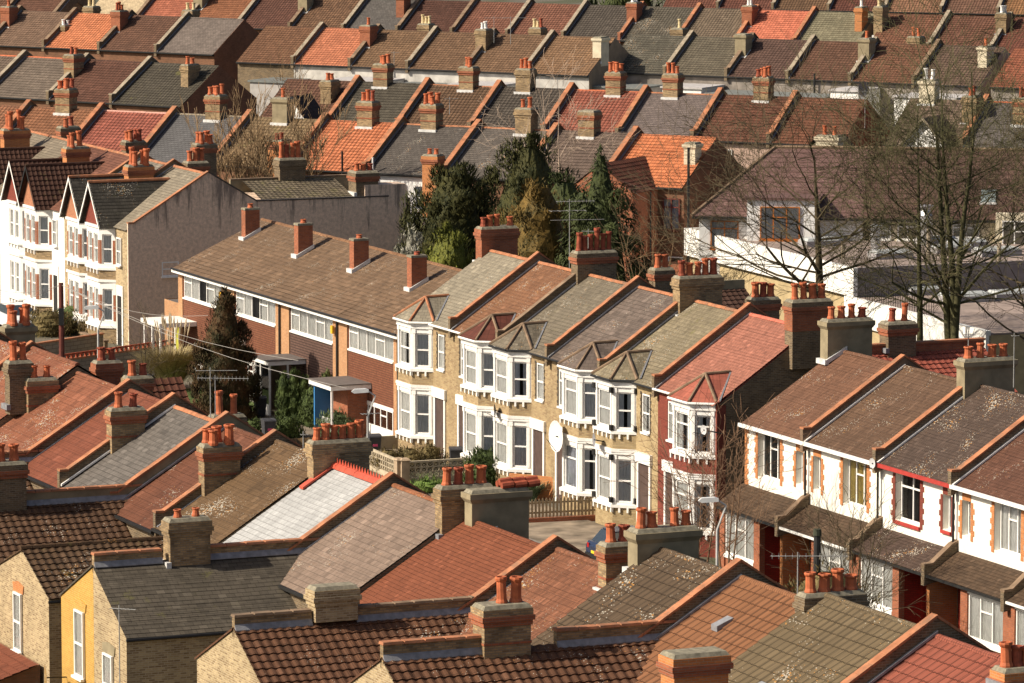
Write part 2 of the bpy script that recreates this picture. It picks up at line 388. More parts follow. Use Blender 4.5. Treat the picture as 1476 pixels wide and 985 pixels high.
def parapet(par,x,W,pts,h=.42,th=.24,wall=None,cope=None,foot=.55,flash=True,mat2=None):
    """party wall standing above the roof; pts = roof line [(y,z)...] front eaves to back eaves"""
    wall=wall or SOOT();cope=cope or COPE()
    ye,ze=pts[0];yr,zr=pts[1];yb,zb=pts[2]
    sl=(zr-ze)/(yr-ye)
    yf=ye-.05;zf=ze+foot+.05
    yk=ye+(foot+.05-h)/sl if foot>h else ye+.2
    top=[(yf,zf),(yk,ze+(yk-ye)*sl+h),(yr,zr+h+.05),(yb+.05,zb+h*.6)]
    prof=[(yf,ze-.35)]+top+[(yb+.05,zb-.5),(yr,zr-1.2)]
    mb=MB();mb.prism(prof,x-th/2,x+th/2)
    o=mb.build('party_parapet',wall,par)
    c=MB()
    for (ya,za),(yb_,zb_) in zip(top,top[1:]):
        ln=math.hypot(yb_-ya,zb_-za);n=max(1,int(ln/.46))
        for k in range(n):
            t0=k/n;t1=(k+1)/n-.012/ln*1.5
            p=[(ya+(yb_-ya)*t0,za+(zb_-za)*t0),(ya+(yb_-ya)*t1,za+(zb_-za)*t1)]
            dz=random.uniform(-.006,.006)
            c.prism([(p[0][0],p[0][1]+.005),(p[1][0],p[1][1]+.005),(p[1][0],p[1][1]+.085+dz),(p[0][0],p[0][1]+.085+dz)],x-th/2-.05,x+th/2+.05)
    c.build('coping',cope,o)
    if flash:
        f=MB();q=.05;f.prism([(ye,ze+.04),(yr,zr+.04),(yr,zr+.12),(ye,ze+.12)],x+th/2,x+th/2+.10)
        f.build('flashing',LEAD() if flash=='lead' else (WHITE() if flash=='white' else LEAD()),o)
    return o
def shell(par,W,yr,D,ze,zr,mat,eps=.006):
    mb=MB();mb.prism([(0,0),(D,0),(D,ze-.06),(yr,zr-.08),(0,ze-.06)],eps,W-eps)
    return mb.build('wall',mat,par)
def mainroof(par,W,yr,D,ze,zr,sty,mat,oh=.22,samp=4,ridge=None,x0=0.,back=True,ridger=.12):
    mb=MB();sl=(zr-ze)/yr
    P=(x0,-oh,ze-oh*sl);Sv=Vector((0,yr,zr-ze));Ln=math.hypot(yr+oh,(zr-ze)+oh*sl)
    d=STY[sty]
    tiles(mb,P,(1,0,0),Sv,W-x0,Ln,samp=samp,m=0,**d)
    if back:
        mb.poly([(W,D+.2,ze-.1),(x0,D+.2,ze-.1),(x0,yr,zr),(W,yr,zr)],0)
    o=mb.build('roof',mat,par)
    r=MB();n=max(1,int((W-x0)/.45))
    for k in range(n):
        xa=x0+(W-x0)*k/n;xb=x0+(W-x0)*(k+1)/n-.012;dz=random.uniform(-.006,.008)
        pr=[(yr+ridger*math.cos(t),zr-.03+dz+ridger*.95*math.sin(t)) for t in [math.pi*i/5 for i in range(6)]]
        r.prism(pr,xa,xb)
    r.build('ridge_tiles',ridge or mat,o)
    return o
def gutter(par,W,ze,y=-.28,mat=None,x0=0):
    mb=MB();mb.box(x0,y,ze-.20,W,y+.11,ze-.10)
    mb.box(x0,y+.11,ze-.26,W,.0-.002,ze-.22)
    return mb.build('gutter',mat or BLACK(),par)
def window(par,T,x0,x1,z0,z1,style='sash',frame=None,curt='net',depth=.12,sill=True,far=False):
    """window in the plane y=0 of transform T (outside is -y)"""
    fm=frame or WHITE();t=.07
    mb=MB();mb.T=T
    dd=.02
    mb.box(x0,dd,z0,x0+t,.10,z1);mb.box(x1-t,dd,z0,x1,.10,z1);mb.box(x0+t,dd,z0,x1-t,.10,z0+t);mb.box(x0+t,dd,z1-t,x1-t,.10,z1)
    zm=(z0+z1)/2
    if style=='sash': mb.box(x0+t,dd-.01,zm-.035,x1-t,.08,zm+.035)
    elif style=='top': zt=z1-(z1-z0)*.3;mb.box(x0+t,dd-.01,zt-.035,x1-t,.08,zt+.035)
    elif style=='two': 
        xm=(x0+x1)/2;mb.box(xm-.035,dd,z0+t,xm+.035,.08,z1-t);zt=z1-(z1-z0)*.28;mb.box(x0+t,dd-.01,zt-.035,xm-.035,.08,zt+.035);mb.box(xm+.035,dd-.01,zt-.035,x1-t,.08,zt+.035)
    elif style=='three':
        w=(x1-x0)/3
        for q in (1,2): mb.box(x0+w*q-.035,dd,z0+t,x0+w*q+.035,.08,z1-t)
        zt=z1-(z1-z0)*.32;mb.box(x0+w+.035,dd-.01,zt-.03,x0+2*w-.035,.08,zt+.03)
    elif style=='band':
        n=5;w=(x1-x0)/n
        for q in range(1,n): mb.box(x0+w*q-.035,dd,z0+t,x0+w*q+.035,.08,z1-t)
        zt=z1-(z1-z0)*.36
        for q in (0,3): mb.box(x0+w*q+.04,dd-.01,zt-.03,x0+w*(q+1)-.04,.08,zt+.03)
    if sill: mb.box(x0-.05,-.08,z0-.09,x1+.05,.06,z0-.002)
    o=mb.build('window',fm,par)
    g=MB();g.T=T;g.poly([(x0+t*.5,.055,z0+t*.5),(x1-t*.5,.055,z0+t*.5),(x1-t*.5,.055,z1-t*.5),(x0+t*.5,.055,z1-t*.5)])
    if far:
        g.build('pane',plain('far_glass_'+curt,{'net':(.30,.32,.33),'dark':(.04,.05,.06),'yel':(.55,.45,.15)}.get(curt,(.2,.2,.2)),.15,.4,1.5,spec=.6),o);return o
    g.build('pane',glassm(),o)
    # curtain, and a near-black sheet painted as the unlit room behind the glass
    c=MB();c.T=T
    if curt!='dark':
        n=int((x1-x0)/.035)+2;top=z1-t;bot=z0+.05
        gaps=random.random()
        ph=random.uniform(0,6)
        for k in range(n):
            xa=x0+t*.6+(x1-x0-t*1.2)*k/n;xb=x0+t*.6+(x1-x0-t*1.2)*(k+1)/n
            ft=k/n
            if gaps<.22 and .38<ft<.62: continue
            f=lambda x:.10+.02*math.sin(x*38+ph)+.012*math.sin(x*91)
            c.poly([(xa,f(xa),bot),(xb,f(xb),bot),(xb,f(xb),top),(xa,f(xa),top)],0)
        if c.v: c.build('curtain',{'net':CURT,'yel':CURY,'blue':CURG}.get(curt,CURT)(),o)
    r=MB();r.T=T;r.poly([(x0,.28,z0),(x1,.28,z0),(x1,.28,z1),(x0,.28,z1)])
    r.build('dark_room_sheet',DARK(),o)
    return o
ID=Matrix.Identity(4)
def TR(x,y,z=0,ang=0): return Matrix.Translation((x,y,z))@Matrix.Rotation(ang,4,'Z')
def holewall(mb,T,x0,x1,z0,z1,holes,depth=.3,m=0):
    """wall face in plane y=0 with rectangular openings and reveals"""
    mb.T=T
    hs=sorted(holes)
    xs=x0
    for (a,b,c,d) in hs:
        if a>xs+1e-4: mb.poly([(xs,0,z0),(a,0,z0),(a,0,z1),(xs,0,z1)],m)
        if c>z0+1e-4: mb.poly([(a,0,z0),(b,0,z0),(b,0,c),(a,0,c)],m)
        if d<z1-1e-4: mb.poly([(a,0,d),(b,0,d),(b,0,z1),(a,0,z1)],m)
        mb.poly([(a,0,c),(a,depth,c),(a,depth,d),(a,0,d)],m);mb.poly([(b,depth,c),(b,0,c),(b,0,d),(b,depth,d)],m)
        mb.poly([(a,0,c),(b,0,c),(b,depth,c),(a,depth,c)],m);mb.poly([(a,depth,d),(b,depth,d),(b,0,d),(a,0,d)],m)
        xs=b
    if xs<x1-1e-4: mb.poly([(xs,0,z0),(x1,0,z0),(x1,0,z1),(xs,0,z1)],m)
    mb.T=None
def antenna(x,y,z0,h,label,rz=0,n=10,ln=1.6,boom2=False,name='tv_aerial',group='television aerials'):
    t=thing(name,label,'aerial',(x,y),rz,group,z=z0)
    m=MB();m.tube((0,0,0),(0,0,h),.022,.018,6);m.build('mast',plain('aerial_metal',(.30,.30,.29),.5,.2,3),t)
    b=MB();zz=h-.12
    b.tube((-ln*.35,0,zz),(ln*.65,0,zz),.014,.014,5)
    for k in range(n):
        x_=-ln*.33+ln*.96*k/(n-1);l=.16-.07*k/n
        b.tube((x_,-l,zz),(x_,l,zz),.008,.008,4)
        if n>8: b.tube((x_,0,zz-.09),(x_,0,zz+.09),.008,.008,4)
    if boom2:
        b.tube((-ln*.5,0,zz-.45),(ln*.4,0,zz-.45),.014,.014,5)
        for k in range(5):
            x_=-ln*.5+ln*.9*k/4;b.tube((x_,-.35,zz-.45),(x_,.35,zz-.45),.008,.008,4)
        b.tube((-ln*.5,0,zz-.9),(ln*.9,0,zz-.9),.014,.014,5)
    b.build('antenna_array',plain('aerial_metal',(.30,.30,.29),.5,.2,3),t)
    return t
def dish(par,T,r=.35,col=None,arm=True):
    mb=MB();mb.T=T
    prof=[(r,.0),(r*.8,.07*r),(r*.4,.15*r),(.02,.17*r)]
    n=18;rings=[]
    for q,(rr,dz) in enumerate(prof): rings.append([mb.P((rr*math.cos(2*math.pi*k/n),dz+.0,rr*1.08*math.sin(2*math.pi*k/n))) for k in range(n)])
    for a,b in zip(rings,rings[1:]):
        for k in range(n): j=(k+1)%n;mb.face([a[k],a[j],b[j],b[k]])
    mb.face(rings[-1])
    mb.T=None
    return mb
def h(z): return z-GZ
# ------------------------------------------------------------------ M : two-storey bay-fronted Victorian terrace
GM='bay fronted terraced houses across the street'
def rbands(t,foot,z0,z1):
    m=MB();x0=foot[1][0];y=foot[1][1]
    for k in range(3): m.box(x0-.02,y-.006,z0+.1+k*.18,x0+.5,y-.001,z0+.2+k*.18)
    m.build('red_brick_patch',REDB(),t)
def m_house(a0,a1,mir,label,roof,sty,wall,trim=None,par_r=True,quoin='dark',bayroof=None,winst='sash',left_par=False,ridge=None,bayred=False,curt='net',pf='lead'):
    W=a1-a0
    t=thing('terraced_house',label,'house',M_.w(a0,0),M_.az,GM)
    ze,zr,yr,D=h(5.62),h(8.62),4.45,8.9
    trim=trim or WHITE()
    m=MB()
    X=(lambda x:W-x) if mir else (lambda x:x)
    def rng(a,b): a,b=X(a),X(b);return (min(a,b),max(a,b))
    b0,b1=rng(.15,3.55); w0,w1=rng(4.15,5.0); d0,d1=rng(3.95,5.05)
    # walls
    m.prism([(.45,0),(D,0),(D,ze-.06),(yr,zr-.08),(.45,ze-.06+.45*(zr-ze)/yr)],.006,W-.006)
    for xx in (.004,W-.004): m.poly([(xx,-.02,0),(xx,.45,0),(xx,.45,ze+.2),(xx,-.02,ze-.06)])
    mf=MB();holewall(mf,ID,.0,W,0,ze-.02,[(w0,w1,h(3.35),h(5.1))],.2)
    mf.v=[Vector((p[0],p[1]-.02,p[2])) for p in mf.v]
    for v,f,mm,uv in [(m,None,None,None)]: pass
    off=len(m.v);m.v+=mf.v;m.f+=[[i+off for i in f] for f in mf.f];m.m+=mf.m;m.uv+=mf.uv
    m.build('wall',wall,t)
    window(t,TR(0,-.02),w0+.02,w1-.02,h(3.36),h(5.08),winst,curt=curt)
    # quoins round the single window and the party strip
    qc={'dark':plain('dark_quoin',(.07,.055,.04),.8,.3,4),'none':trim,'red':REDB()}[quoin]
    for side in (0,1):
        xx=w0 if side==0 else w1;qm=MB()
        for k in range(12):
            l=.16 if k%2 else .10
            z=h(3.32)+k*.155
            if side==0: qm.box(xx-l,-.034,z,xx-.004,-.022,z+.14)
            else: qm.box(xx+.004,-.034,z,xx+l,-.022,z+.14)
        if quoin!='none': qm.build('quoins',qc,t)
    # two-storey canted bay
    dp=.82;foot=[(b0,-.02),(b0+.78,-dp),(b1-.78,-dp),(b1,-.02)]
    bay=MB()
    bay.extz(foot,0,h(-.22));
    o=bay.build('bay_base',wall if not bayred else REDB(),t)
    bb=MB();bb.extz(foot,h(2.42),h(3.12));bb.build('bay_panel',wall,t)
    # white surrounds of the two bay storeys
    faces=[]
    for i in range(3):
        p=Vector((foot[i][0],foot[i][1],0));q=Vector((foot[i+1][0],foot[i+1][1],0));d=q-p
        ang=math.atan2(d.y,d.x);faces.append((TR(p.x,p.y,0,ang),d.length))
    for lv,(z0,z1,wz0,wz1) in enumerate([(h(-.22),h(2.42),h(.0),h(1.98)),(h(3.12),h(5.48),h(3.34),h(5.02))]):
        s=MB()
        for (T,ln) in faces:
            side=.17 if ln<1.4 else .20
            if ln>1.4:
                holes=[(side,ln-side,wz0,wz1)]
            else: holes=[(side,ln-side,wz0,wz1)]
            holewall(s,T,0,ln,z0,z1,holes,.14)
            s.T=T
            for xx in (side-.05,ln-side+.05):   # carved pilaster caps
                s.box(xx-.09,-.05,wz1-.02,xx+.09,-.004,wz1+.20);s.box(xx-.06,-.03,wz0,xx+.06,-.004,wz1-.02)
            s.box(-.03,-.07,wz1+.22,ln+.03,-.004,wz1+.30)
            s.T=None
        def off(f,e): 
            return [(f[0][0]-e*.4,f[0][1]),(f[1][0]-e*.45,f[1][1]-e),(f[2][0]+e*.45,f[2][1]-e),(f[3][0]+e*.4,f[3][1])]
        s.extz(off(foot,.13),z0-.0,z0+.13)
        if lv==0: s.extz(off(foot,.10),z1-.12,z1+.02)
        else: s.extz(off(foot,.06),z1-.14,z1-.01)
        for i in range(5):       # little brackets below the sill
            xx=b0+.75+(b1-b0-1.5)*i/4;s.box(xx-.05,-dp-.10,z0-.22,xx+.05,-dp+.01,z0-.004)
        T,ln=faces[2 if not mir else 2]
        s.T=T
        for xx in (.35,.75): s.box(xx-.045,-.09,z0-.22,xx+.045,.0,z0-.004)
        s.T=None
        s.build('bay_surround',trim,t)
        for i,(T,ln) in enumerate(faces):
            side=.17 if ln<1.4 else .20
            nn=1
            if ln>1.4:
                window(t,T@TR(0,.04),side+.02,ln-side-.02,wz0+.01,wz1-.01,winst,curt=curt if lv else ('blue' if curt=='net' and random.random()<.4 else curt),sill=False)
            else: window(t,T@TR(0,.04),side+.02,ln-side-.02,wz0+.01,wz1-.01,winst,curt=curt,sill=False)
    # white surround; flat dark door panel paints in the shade of a recess
    dm=MB();dm.box(d0-.16,-.10,h(-1.19),d0,-.025,h(1.95));dm.box(d1,-.10,h(-1.19),d1+.16,-.025,h(1.95));dm.box(d0-.25,-.16,h(1.95),d1+.25,-.025,h(2.42))
    dm.build('door_surround',trim,t)
    dd=MB();dd.box(d0,-.03,0,d1,-.021,h(1.95));dd.build('door',plain('recess_shade_door',(.09,.06,.05),.5,.2,3),t)
    # roof, bay roof with hips
    mainroof(t,W,yr,D,ze,zr,sty,roof,oh=.22,samp=3,ridge=ridge or COPE())
    sl=(zr-ze)/yr
    br=MB();e=.16
    ft=[(b0-.05,.0),(b0+.74-.06,-dp-e),(b1-.74+.06,-dp-e),(b1+.05,.0)]
    zb=ze-.02
    yk=1.55;zk=ze+yk*sl+.02
    xm=(b0+b1)/2;ap=(xm,.30,ze+1.0)
    back=(xm,(1.0)/sl+.05,ze+1.0+.03)
    for i in range(3):
        br.poly([(ft[i][0],ft[i][1],zb),(ft[i+1][0],ft[i+1][1],zb),ap],0)
    l=(b0-.30,.05,ze+.06);r=(b1+.30,.05,ze+.06)
    br.poly([(ft[3][0],ft[3][1],zb),r,back,ap],0);br.poly([l,(ft[0][0],ft[0][1],zb),ap,back],0)
    br.poly([(f_[0],f_[1],zb-.003) for f_ in ft][::-1],0)
    bo=br.build('bay_roof',bayroof or roof,t)
    hp=MB();HP=lambda a,b:hp.tube(a,b,.07,.07,6)
    for i in (0,1,2,3): HP((ft[i][0],ft[i][1],zb+.03),(ap[0],ap[1],ap[2]+.03))
    HP((ap[0],ap[1],ap[2]+.03),(back[0],back[1],back[2]+.03))
    hp.build('hip_tiles',COPE() if random.random()<.25 else COPD(),bo)
    fl=MB();fl.tube((r[0],r[1],r[2]+.03),(back[0],back[1],back[2]+.01),.05,.05,4);fl.build('flashing',LEAD(),bo)
    gm=MB()
    for i in range(3): gm.tube((ft[i][0],ft[i][1]-.03,zb-.06),(ft[i+1][0],ft[i+1][1]-.03,zb-.06),.055,.055,6)
    gm.build('gutter',random.choice([WHITE(),BLACK()]),t)
    g2=MB();x_a,x_b=(b1+.1,W) if not mir else (0,b0-.1)
    g2.tube((x_a,-.27,ze-.12),(x_b,-.27,ze-.12),.055,.055,6);g2.build('gutter',random.choice([BLACK(),WHITE()]),t)
    if par_r: parapet(t,W,0,[(-.22,ze-.15),(yr,zr),(D,ze)],h=.40,th=.23,wall=REND() if quoin=='red' else None,cope=COPE() if par_r!='dark' else COPD(),flash=pf)
    if left_par: parapet(t,0,0,[(-.22,ze-.15),(yr,zr),(D,ze)],h=.1,th=.2)
    return t
p=[-6.2,0,5.8,11.6,17.5,23.35,29.35]
r_grey=RM('grey_brown_slate','slate',(152,143,124),gain=1.0,var=.12,lichen=.3)
r_m2=RM('red_brown_slate','slate',(140,88,66),var=.14,lichen=.75,orange=.3)
r_m3=RM('weathered_stone_slate','slate',(125,115,98),var=.14,lichen=.6,moss=.2)
r_m4=RM('mauve_grey_slate','slate',(118,103,95),var=.22,lichen=.2,tw=.32,th=.24)
r_m5=RM('mossy_grey_slate','slate',(140,128,102),var=.14,lichen=.9,moss=.3)
r_m6=RM('new_red_slate','plain',(172,100,92),var=.16,blotch=.12,tw=.22,th=.18)
H1=m_house(p[0],p[1],False,'bay fronted house with pale grey slate roof joined to the long brick sixties terrace',r_grey,'slate',STOCKP:=brick('buff_stock_brick',(.43,.32,.17),(.25,.16,.085),(.33,.27,.18),.35),curt='net',par_r=True,quoin='dark')
H2=m_house(p[1],p[2],True,'bay fronted house with rust brown speckled roof and ribbed red bay roof',r_m2,'slate',STOCKP,par_r='dark',bayroof=RM('dark_red_roman','pan',(108,50,42)),quoin='dark')
H3=m_house(p[2],p[3],False,'bay fronted house with brown framed sashes between two grey roofed neighbours',r_m3,'slate',STOCKP,winst='sash',par_r=True)
H4=m_house(p[3],p[4],True,'bay fronted house with mauve grey roof and a huge white dish at its side',r_m4,'slate',STOCKP,winst='top')
H5=m_house(p[4],p[5],False,'bay fronted house with black painted capitals under a mossy grey roof',r_m5,'slate',brick('yellow_stock_brick',(.46,.35,.19),(.30,.21,.10),(.34,.28,.18),.25),quoin='dark')
H6=m_house(p[5],p[6],True,'red painted end house with salmon red roof and white bays',r_m6,'plain',REDP(),quoin='none',par_r=False,winst='top',bayroof=RM('salmon_roman','pan',(182,88,78)),ridge=plain('salmon_ridge',(.50,.14,.09),.7,.2,3),pf=True)
# dark brick gable end of the last bay house
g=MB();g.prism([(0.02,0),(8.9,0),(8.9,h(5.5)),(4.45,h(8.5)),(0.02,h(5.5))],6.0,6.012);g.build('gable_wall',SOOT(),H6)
g=MB();g.box(5.86,-.03,0,6.02,.4,h(5.5));g.build('corner_pier',REDP(),H6)
for T_,zz in ((TR(p[5]-p[4],0),0),):
    for x in (.15+.0,.15+.78,3.55-.78,3.55):
        for z in (h(5.0),h(3.3),h(1.95),h(0.02)):
            y=-.02 if x in (.15,3.55) else -.86;bc=MB()
            bc.box(x-.11,y-.10,z-.02,x+.11,y+.04,z+.22);bc.build('black_capital',BLACK(),H5)
chim_px(H1,M_,-6.2,690,742,327,310,378,-6.2,0,style='red',n=5,th=.75)
chim_px(H2,M_,5.8,828,884,362,333,415,0,0,style='soot',n=6,th=.75,potr=.15) if False else chim_px(H2,M_,5.8,828,884,362,333,415,0,0,style='soot',n=6,th=.75,potr=.15,pot='dark',rows=1)
chim_px(H4,M_,17.5,975,1036,398,377,455,11.6,0,style='stock',n=5,th=.75)
chim_px(H6,M_,29.3,1137,1193,432,408,520,23.35,0,style='redtop',n=4,flash=False,th=.75)
# rear wings seen over the ridge of the bay houses
def rear_block(par,x0,x1,y0,y1,z,mat,roofmat,zpar=.35,cop=True):
    m=MB();m.box(x0,y0,0,x1,y1,z);o=m.build('rear_wing',mat,par)
    m=MB();m.poly([(x0,y0,z+.01),(x1,y0,z-.5),(x1,y1,z-.5),(x0,y1,z+.01)])
    return o
def gable_wing(par,xc,hw,y0,y1,zr,ze,sty,rm,wall,parz=0.,side='back',samp=3,only='both',cop=None,hwl=None,endwall=None,pary=None):
    """wing with its ridge along y, gable at y0 (or y1), slopes to +x and -x"""
    hl=hwl or hw
    sl=(zr-ze)/hw
    m=MB();m.prismy([(xc-hl,0),(xc+hw,0),(xc+hw,ze-.05),(xc,zr-.08),(xc-hl,zr-sl*hl-.05)],y0,y1)
    o=m.build('rear_wing',wall,par)
    r=MB();d=STY[sty];oh=.12
    Ln=math.hypot(hw+oh,(zr-ze)*(hw+oh)/hw)
    # +x slope: eaves at x=xc+hw, runs along -y->+y ; U must give outward normal
    r_y0,r_y1=y0-.06,y1
    tiles(r,(xc+hw+oh,r_y0,ze-oh*sl),(0,1,0),(-hw,0,zr-ze),r_y1-r_y0,Ln,samp=samp,m=0,**d)
    r.poly([(xc-hl-oh,r_y1,zr-sl*(hl+oh)),(xc-hl-oh,r_y0,zr-sl*(hl+oh)),(xc,r_y0,zr),(xc,r_y1,zr)],0)
    ro=r.build('wing_roof',rm,o)
    return o
# ------------------------------------------------------------------ R : white fronted terrace with lean-to porches
GR='white fronted terraced houses with porch roofs'
ZR=5.05
def r_house(a0,a1,mir,label,roof,style,qcol,winred=False,par=True,lich=None,porch=None,curt='net',end=False):
    W=a1-a0
    t=thing('terraced_house',label,'house',M_.w(a0,0),M_.az,GR)
    ze,zr,yr,D=h(5.22),h(8.02),4.4,8.8
    X=(lambda x:W-x) if mir else (lambda x:x)
    def rng(a,b): a,b=X(a),X(b);return (min(a,b),max(a,b))
    w0,w1=rng(1.25,3.35);s0,s1=rng(W-1.15,W-.45)
    m=MB();m.prism([(.55,0),(D,0),(D,ze-.06),(yr,zr-.08),(.55,ze-.06+.3)],.006,W-.006)
    m.box(.006,.0,0,W-.006,.55,h(1.4)-.01)
    m.build('wall',SOOT(),t)
    m=MB();holewall(m,ID,0,W,h(1.4),ze-.02,[tuple(list((w0,w1))+[h(2.95),h(4.88)]),(s0,s1,h(3.15),h(4.55))] if True else [],.32)
    for xx in (.004,W-.004): m.poly([(xx,0,h(1.4)),(xx,.55,h(1.4)),(xx,.55,ze+.25),(xx,0,ze-.02)])
    m.build('front_wall',plain('white_roughcast',(.80,.77,.68),.9,.06,4),t)
    fm=plain('red_window_paint',(.40,.05,.04),.5,.15,4) if winred else None
    window(t,TR(0,.22),w0+.02,w1-.02,h(2.96),h(4.86),'three' if not winred else 'two',curt=curt if random.random()<.8 else 'dark')
    window(t,TR(0,.22),s0+.02,s1-.02,h(3.16),h(4.53),'single',curt='net')
    # toothed brick dressings round the openings
    q=MB()
    def quo(xe,sgn,z0,z1,wd=.22):
        n=int((z1-z0)/.22)
        for k in range(n):
            l=wd+(.11 if k%2 else 0);a=xe;b=xe+sgn*l
            q.box(min(a,b),-.022,z0+k*.22,max(a,b),-.003,z0+(k+1)*.22-.004)
    def qb():
        global _q
        q.build('brick_dressing',qcol,t);q.__init__()
    quo(w0-.003,-1,h(2.85),h(4.95));qb();quo(w1+.003,1,h(2.85),h(4.95));qb()
    quo(s0-.003,-1,h(3.0),h(4.75),.18);quo(s1+.003,1,h(3.0),h(4.75),.18)
    q.box(s0,-.022,h(4.56),s1,-.003,h(4.9));qb()
    if end:
        n=16
        for k in range(n):
            l=.22 if k%2 else .34;q.box(.0,-.022,h(1.6)+k*.22,l,-.003,h(1.6)+(k+1)*.22-.004)
    if q.v: qb()
    if winred:
        q=MB();q.box(w0-.05,-.10,h(2.80),w1+.05,.05,h(2.93));q.box(s0-.05,-.10,h(3.0),s1+.05,.05,h(3.12));q.build('window_sill',fm,t)
    mainroof(t,W,yr,D,ze,zr,style,roof,oh=.3,samp=3)
    g=MB();g.box(0,-.36,ze-.26,W,-.28,ze-.10);g.box(0,-.28,ze-.26,W,-.0,ze-.22)
    g.build('gutter',fm if winred else WHITE(),t)
    # lean-to roof over the ground floor
    pd=1.25;m=MB();zt,zb=h(2.45),h(1.62)
    tiles(m,(-.15 if end else 0,-pd-.12,zb),(1,0,0),(0,pd+.1,zt-zb),W+(.15 if end else 0),math.hypot(pd+.12,zt-zb),samp=2,**STY['plain'])
    m.build('porch_roof',porch,t)
    m=MB();m.box(0,-pd-.18,zb-.12,W,-pd-.08,zb-.02);m.build('gutter',BLACK() if random.random()<.6 else WHITE(),t)
    # porch party wall with tile coping
    m=MB();m.prism([(-pd-.25,zb-.45),(.0,zb-.1),(.0,zt+.35),(-.28,zt+.22),(-pd+.12,zb+.35),(-pd-.25,zb+.32)],W-.13,W+.13) 
    o=m.build('porch_wall',SOOT(),t)
    c=MB();pts=[(-pd-.25,zb+.33),(-pd+.12,zb+.36),(-.28,zt+.23),(.0,zt+.36)]
    for (ya,za),(yb,zb_) in zip(pts,pts[1:]): c.prism([(ya,za),(yb,zb_),(yb,zb_+.09),(ya,za+.09)],W-.17,W+.17)
    c.build('coping',COPD(),o)
    # ground floor: bay window, brick piers, recessed porch
    bx0,bx1=rng(.45,3.3);p0,p1=rng(3.3,3.85);o0,o1=rng(3.85,W-.18);e0,e1=rng(.0,.45)
    m=MB();m.box(p0,-pd+.05,0,p1,0,zb+.02);m.build('brick_pier',REDB(),t);m=MB();m.box(e0,-pd+.05,0,e1,0,zb+.02);m.build('brick_pier',REDB(),t)
    m=MB();m.box(bx0,-pd+.12,0,bx1,0,h(-.55));m.build('bay_base',REDB(),t)
    m=MB();m.box(bx0+.003,-pd+.02,h(-.55),bx1-.003,-pd+.3,h(-.40));m.box(bx0+.003,-pd+.05,h(1.35),bx1-.003,-pd+.3,zb);m.build('bay_surround',WHITE(),t)
    window(t,TR(0,-pd+.10),bx0+.01,bx1-.01,h(-.39),h(1.34),'three',sill=False,curt='net')
    m=MB();m.box(o0+.01,-.012,0,o1-.01,-.004,h(1.75));
    pr=min(o1,W-.13) if not mir else o1
    m.box((o0 if not mir else o1-.02)+.01,-pd+.3,0,(o0 if not mir else o1-.02)+.02,-.014,h(1.7));m.build('porch_lining',brick('glossy_red_tile',(.30,.035,.02),(.24,.03,.02),(.12,.03,.02),.1),t)
    m=MB();xx=(o0+o1)/2;m.box(xx-.45,-.05,0,xx+.45,-.016,h(1.0));m.build('door',random.choice([plain('blue_door',(.02,.03,.14),.4,.2,3),plain('maroon_door',(.16,.02,.02),.4,.2,3)]),t)
    m=MB();xx=W;m.box(xx-.11,-pd+.0,0,xx+.11,-.004,h(1.30)) if not mir else m.box(-.1,-pd+.0,0,.1,-.004,h(1.30))
    m.build('porch_pillar',ORGB(),t)
    if par:
        parapet(t,W,0,[(-.30,ze-.19),(yr,zr),(D,ze)],h=.38,th=.26,wall=plain('brown_render',(.19,.13,.085),.9,.3,3) if par=='r' else SOOT(),cope=COPE(),flash='white')
    m=MB();m.tube((W+.0,-.16,h(2.3)),(W+.0,-.16,ze-.2),.05,.05,6);m.tube((W,-.16,ze-.2),(W,-.3,ze-.08),.05,.05,6);m.build('downpipe',BLACK(),t)
    return t
porA=RM('porch_brown_tile','plain',(92,66,54),var=.3,blotch=.25)
porB=RM('porch_lichen_tile','plain',(88,68,58),var=.2,lichen=1.0)
rr1=RM('red_brown_plain_tile','plain',(128,82,68),var=.18,lichen=.45,orange=.3,tw=.10,th=.30)
rr2=RM('lichen_spotted_plain_tile','plain',(112,78,66),var=.18,lichen=.55,tw=.10,th=.30)
rr3=RM('dark_lichened_tile','plain',(92,74,64),var=.16,lichen=1.15,orange=.5,tw=.16,th=.2)
rr4=RM('maroon_brown_tile','plain',(110,66,56),var=.16,lichen=.25,tw=.16,th=.2)
R1=r_house(32.1,38.1,False,'left end house of the white fronted terrace, orange brick quoins at its corner',rr1,'plain',ORGB(),porch=porA,par='r',end=True)
R2=r_house(38.1,44.6,True,'white fronted house with patterned curtains between two tile topped party walls',rr2,'plain',ORGB(),porch=porA,curt='yel')
R3=r_house(44.6,51.0,False,'white fronted house with red painted window frames below a lichen blotched roof',rr3,'plain',REDP(),winred=True,porch=porB)
R4=r_house(51.0,57.4,True,'white fronted house at the right edge, third along from the brick gable gap',rr4,'plain',ORGB(),porch=porA)
R5=r_house(57.4,63.8,False,'white fronted house cut off by the right edge of the picture',rr4,'plain',ORGB(),porch=porA)
chim_px(R1,M_,32.4,1188,1252,460,442,520,32.1,0,style='rend',n=4,th=.7)
chim_px(R2,M_,44.6,1385,1457,517,495,590,38.1,0,style='rend',n=4,th=.7)
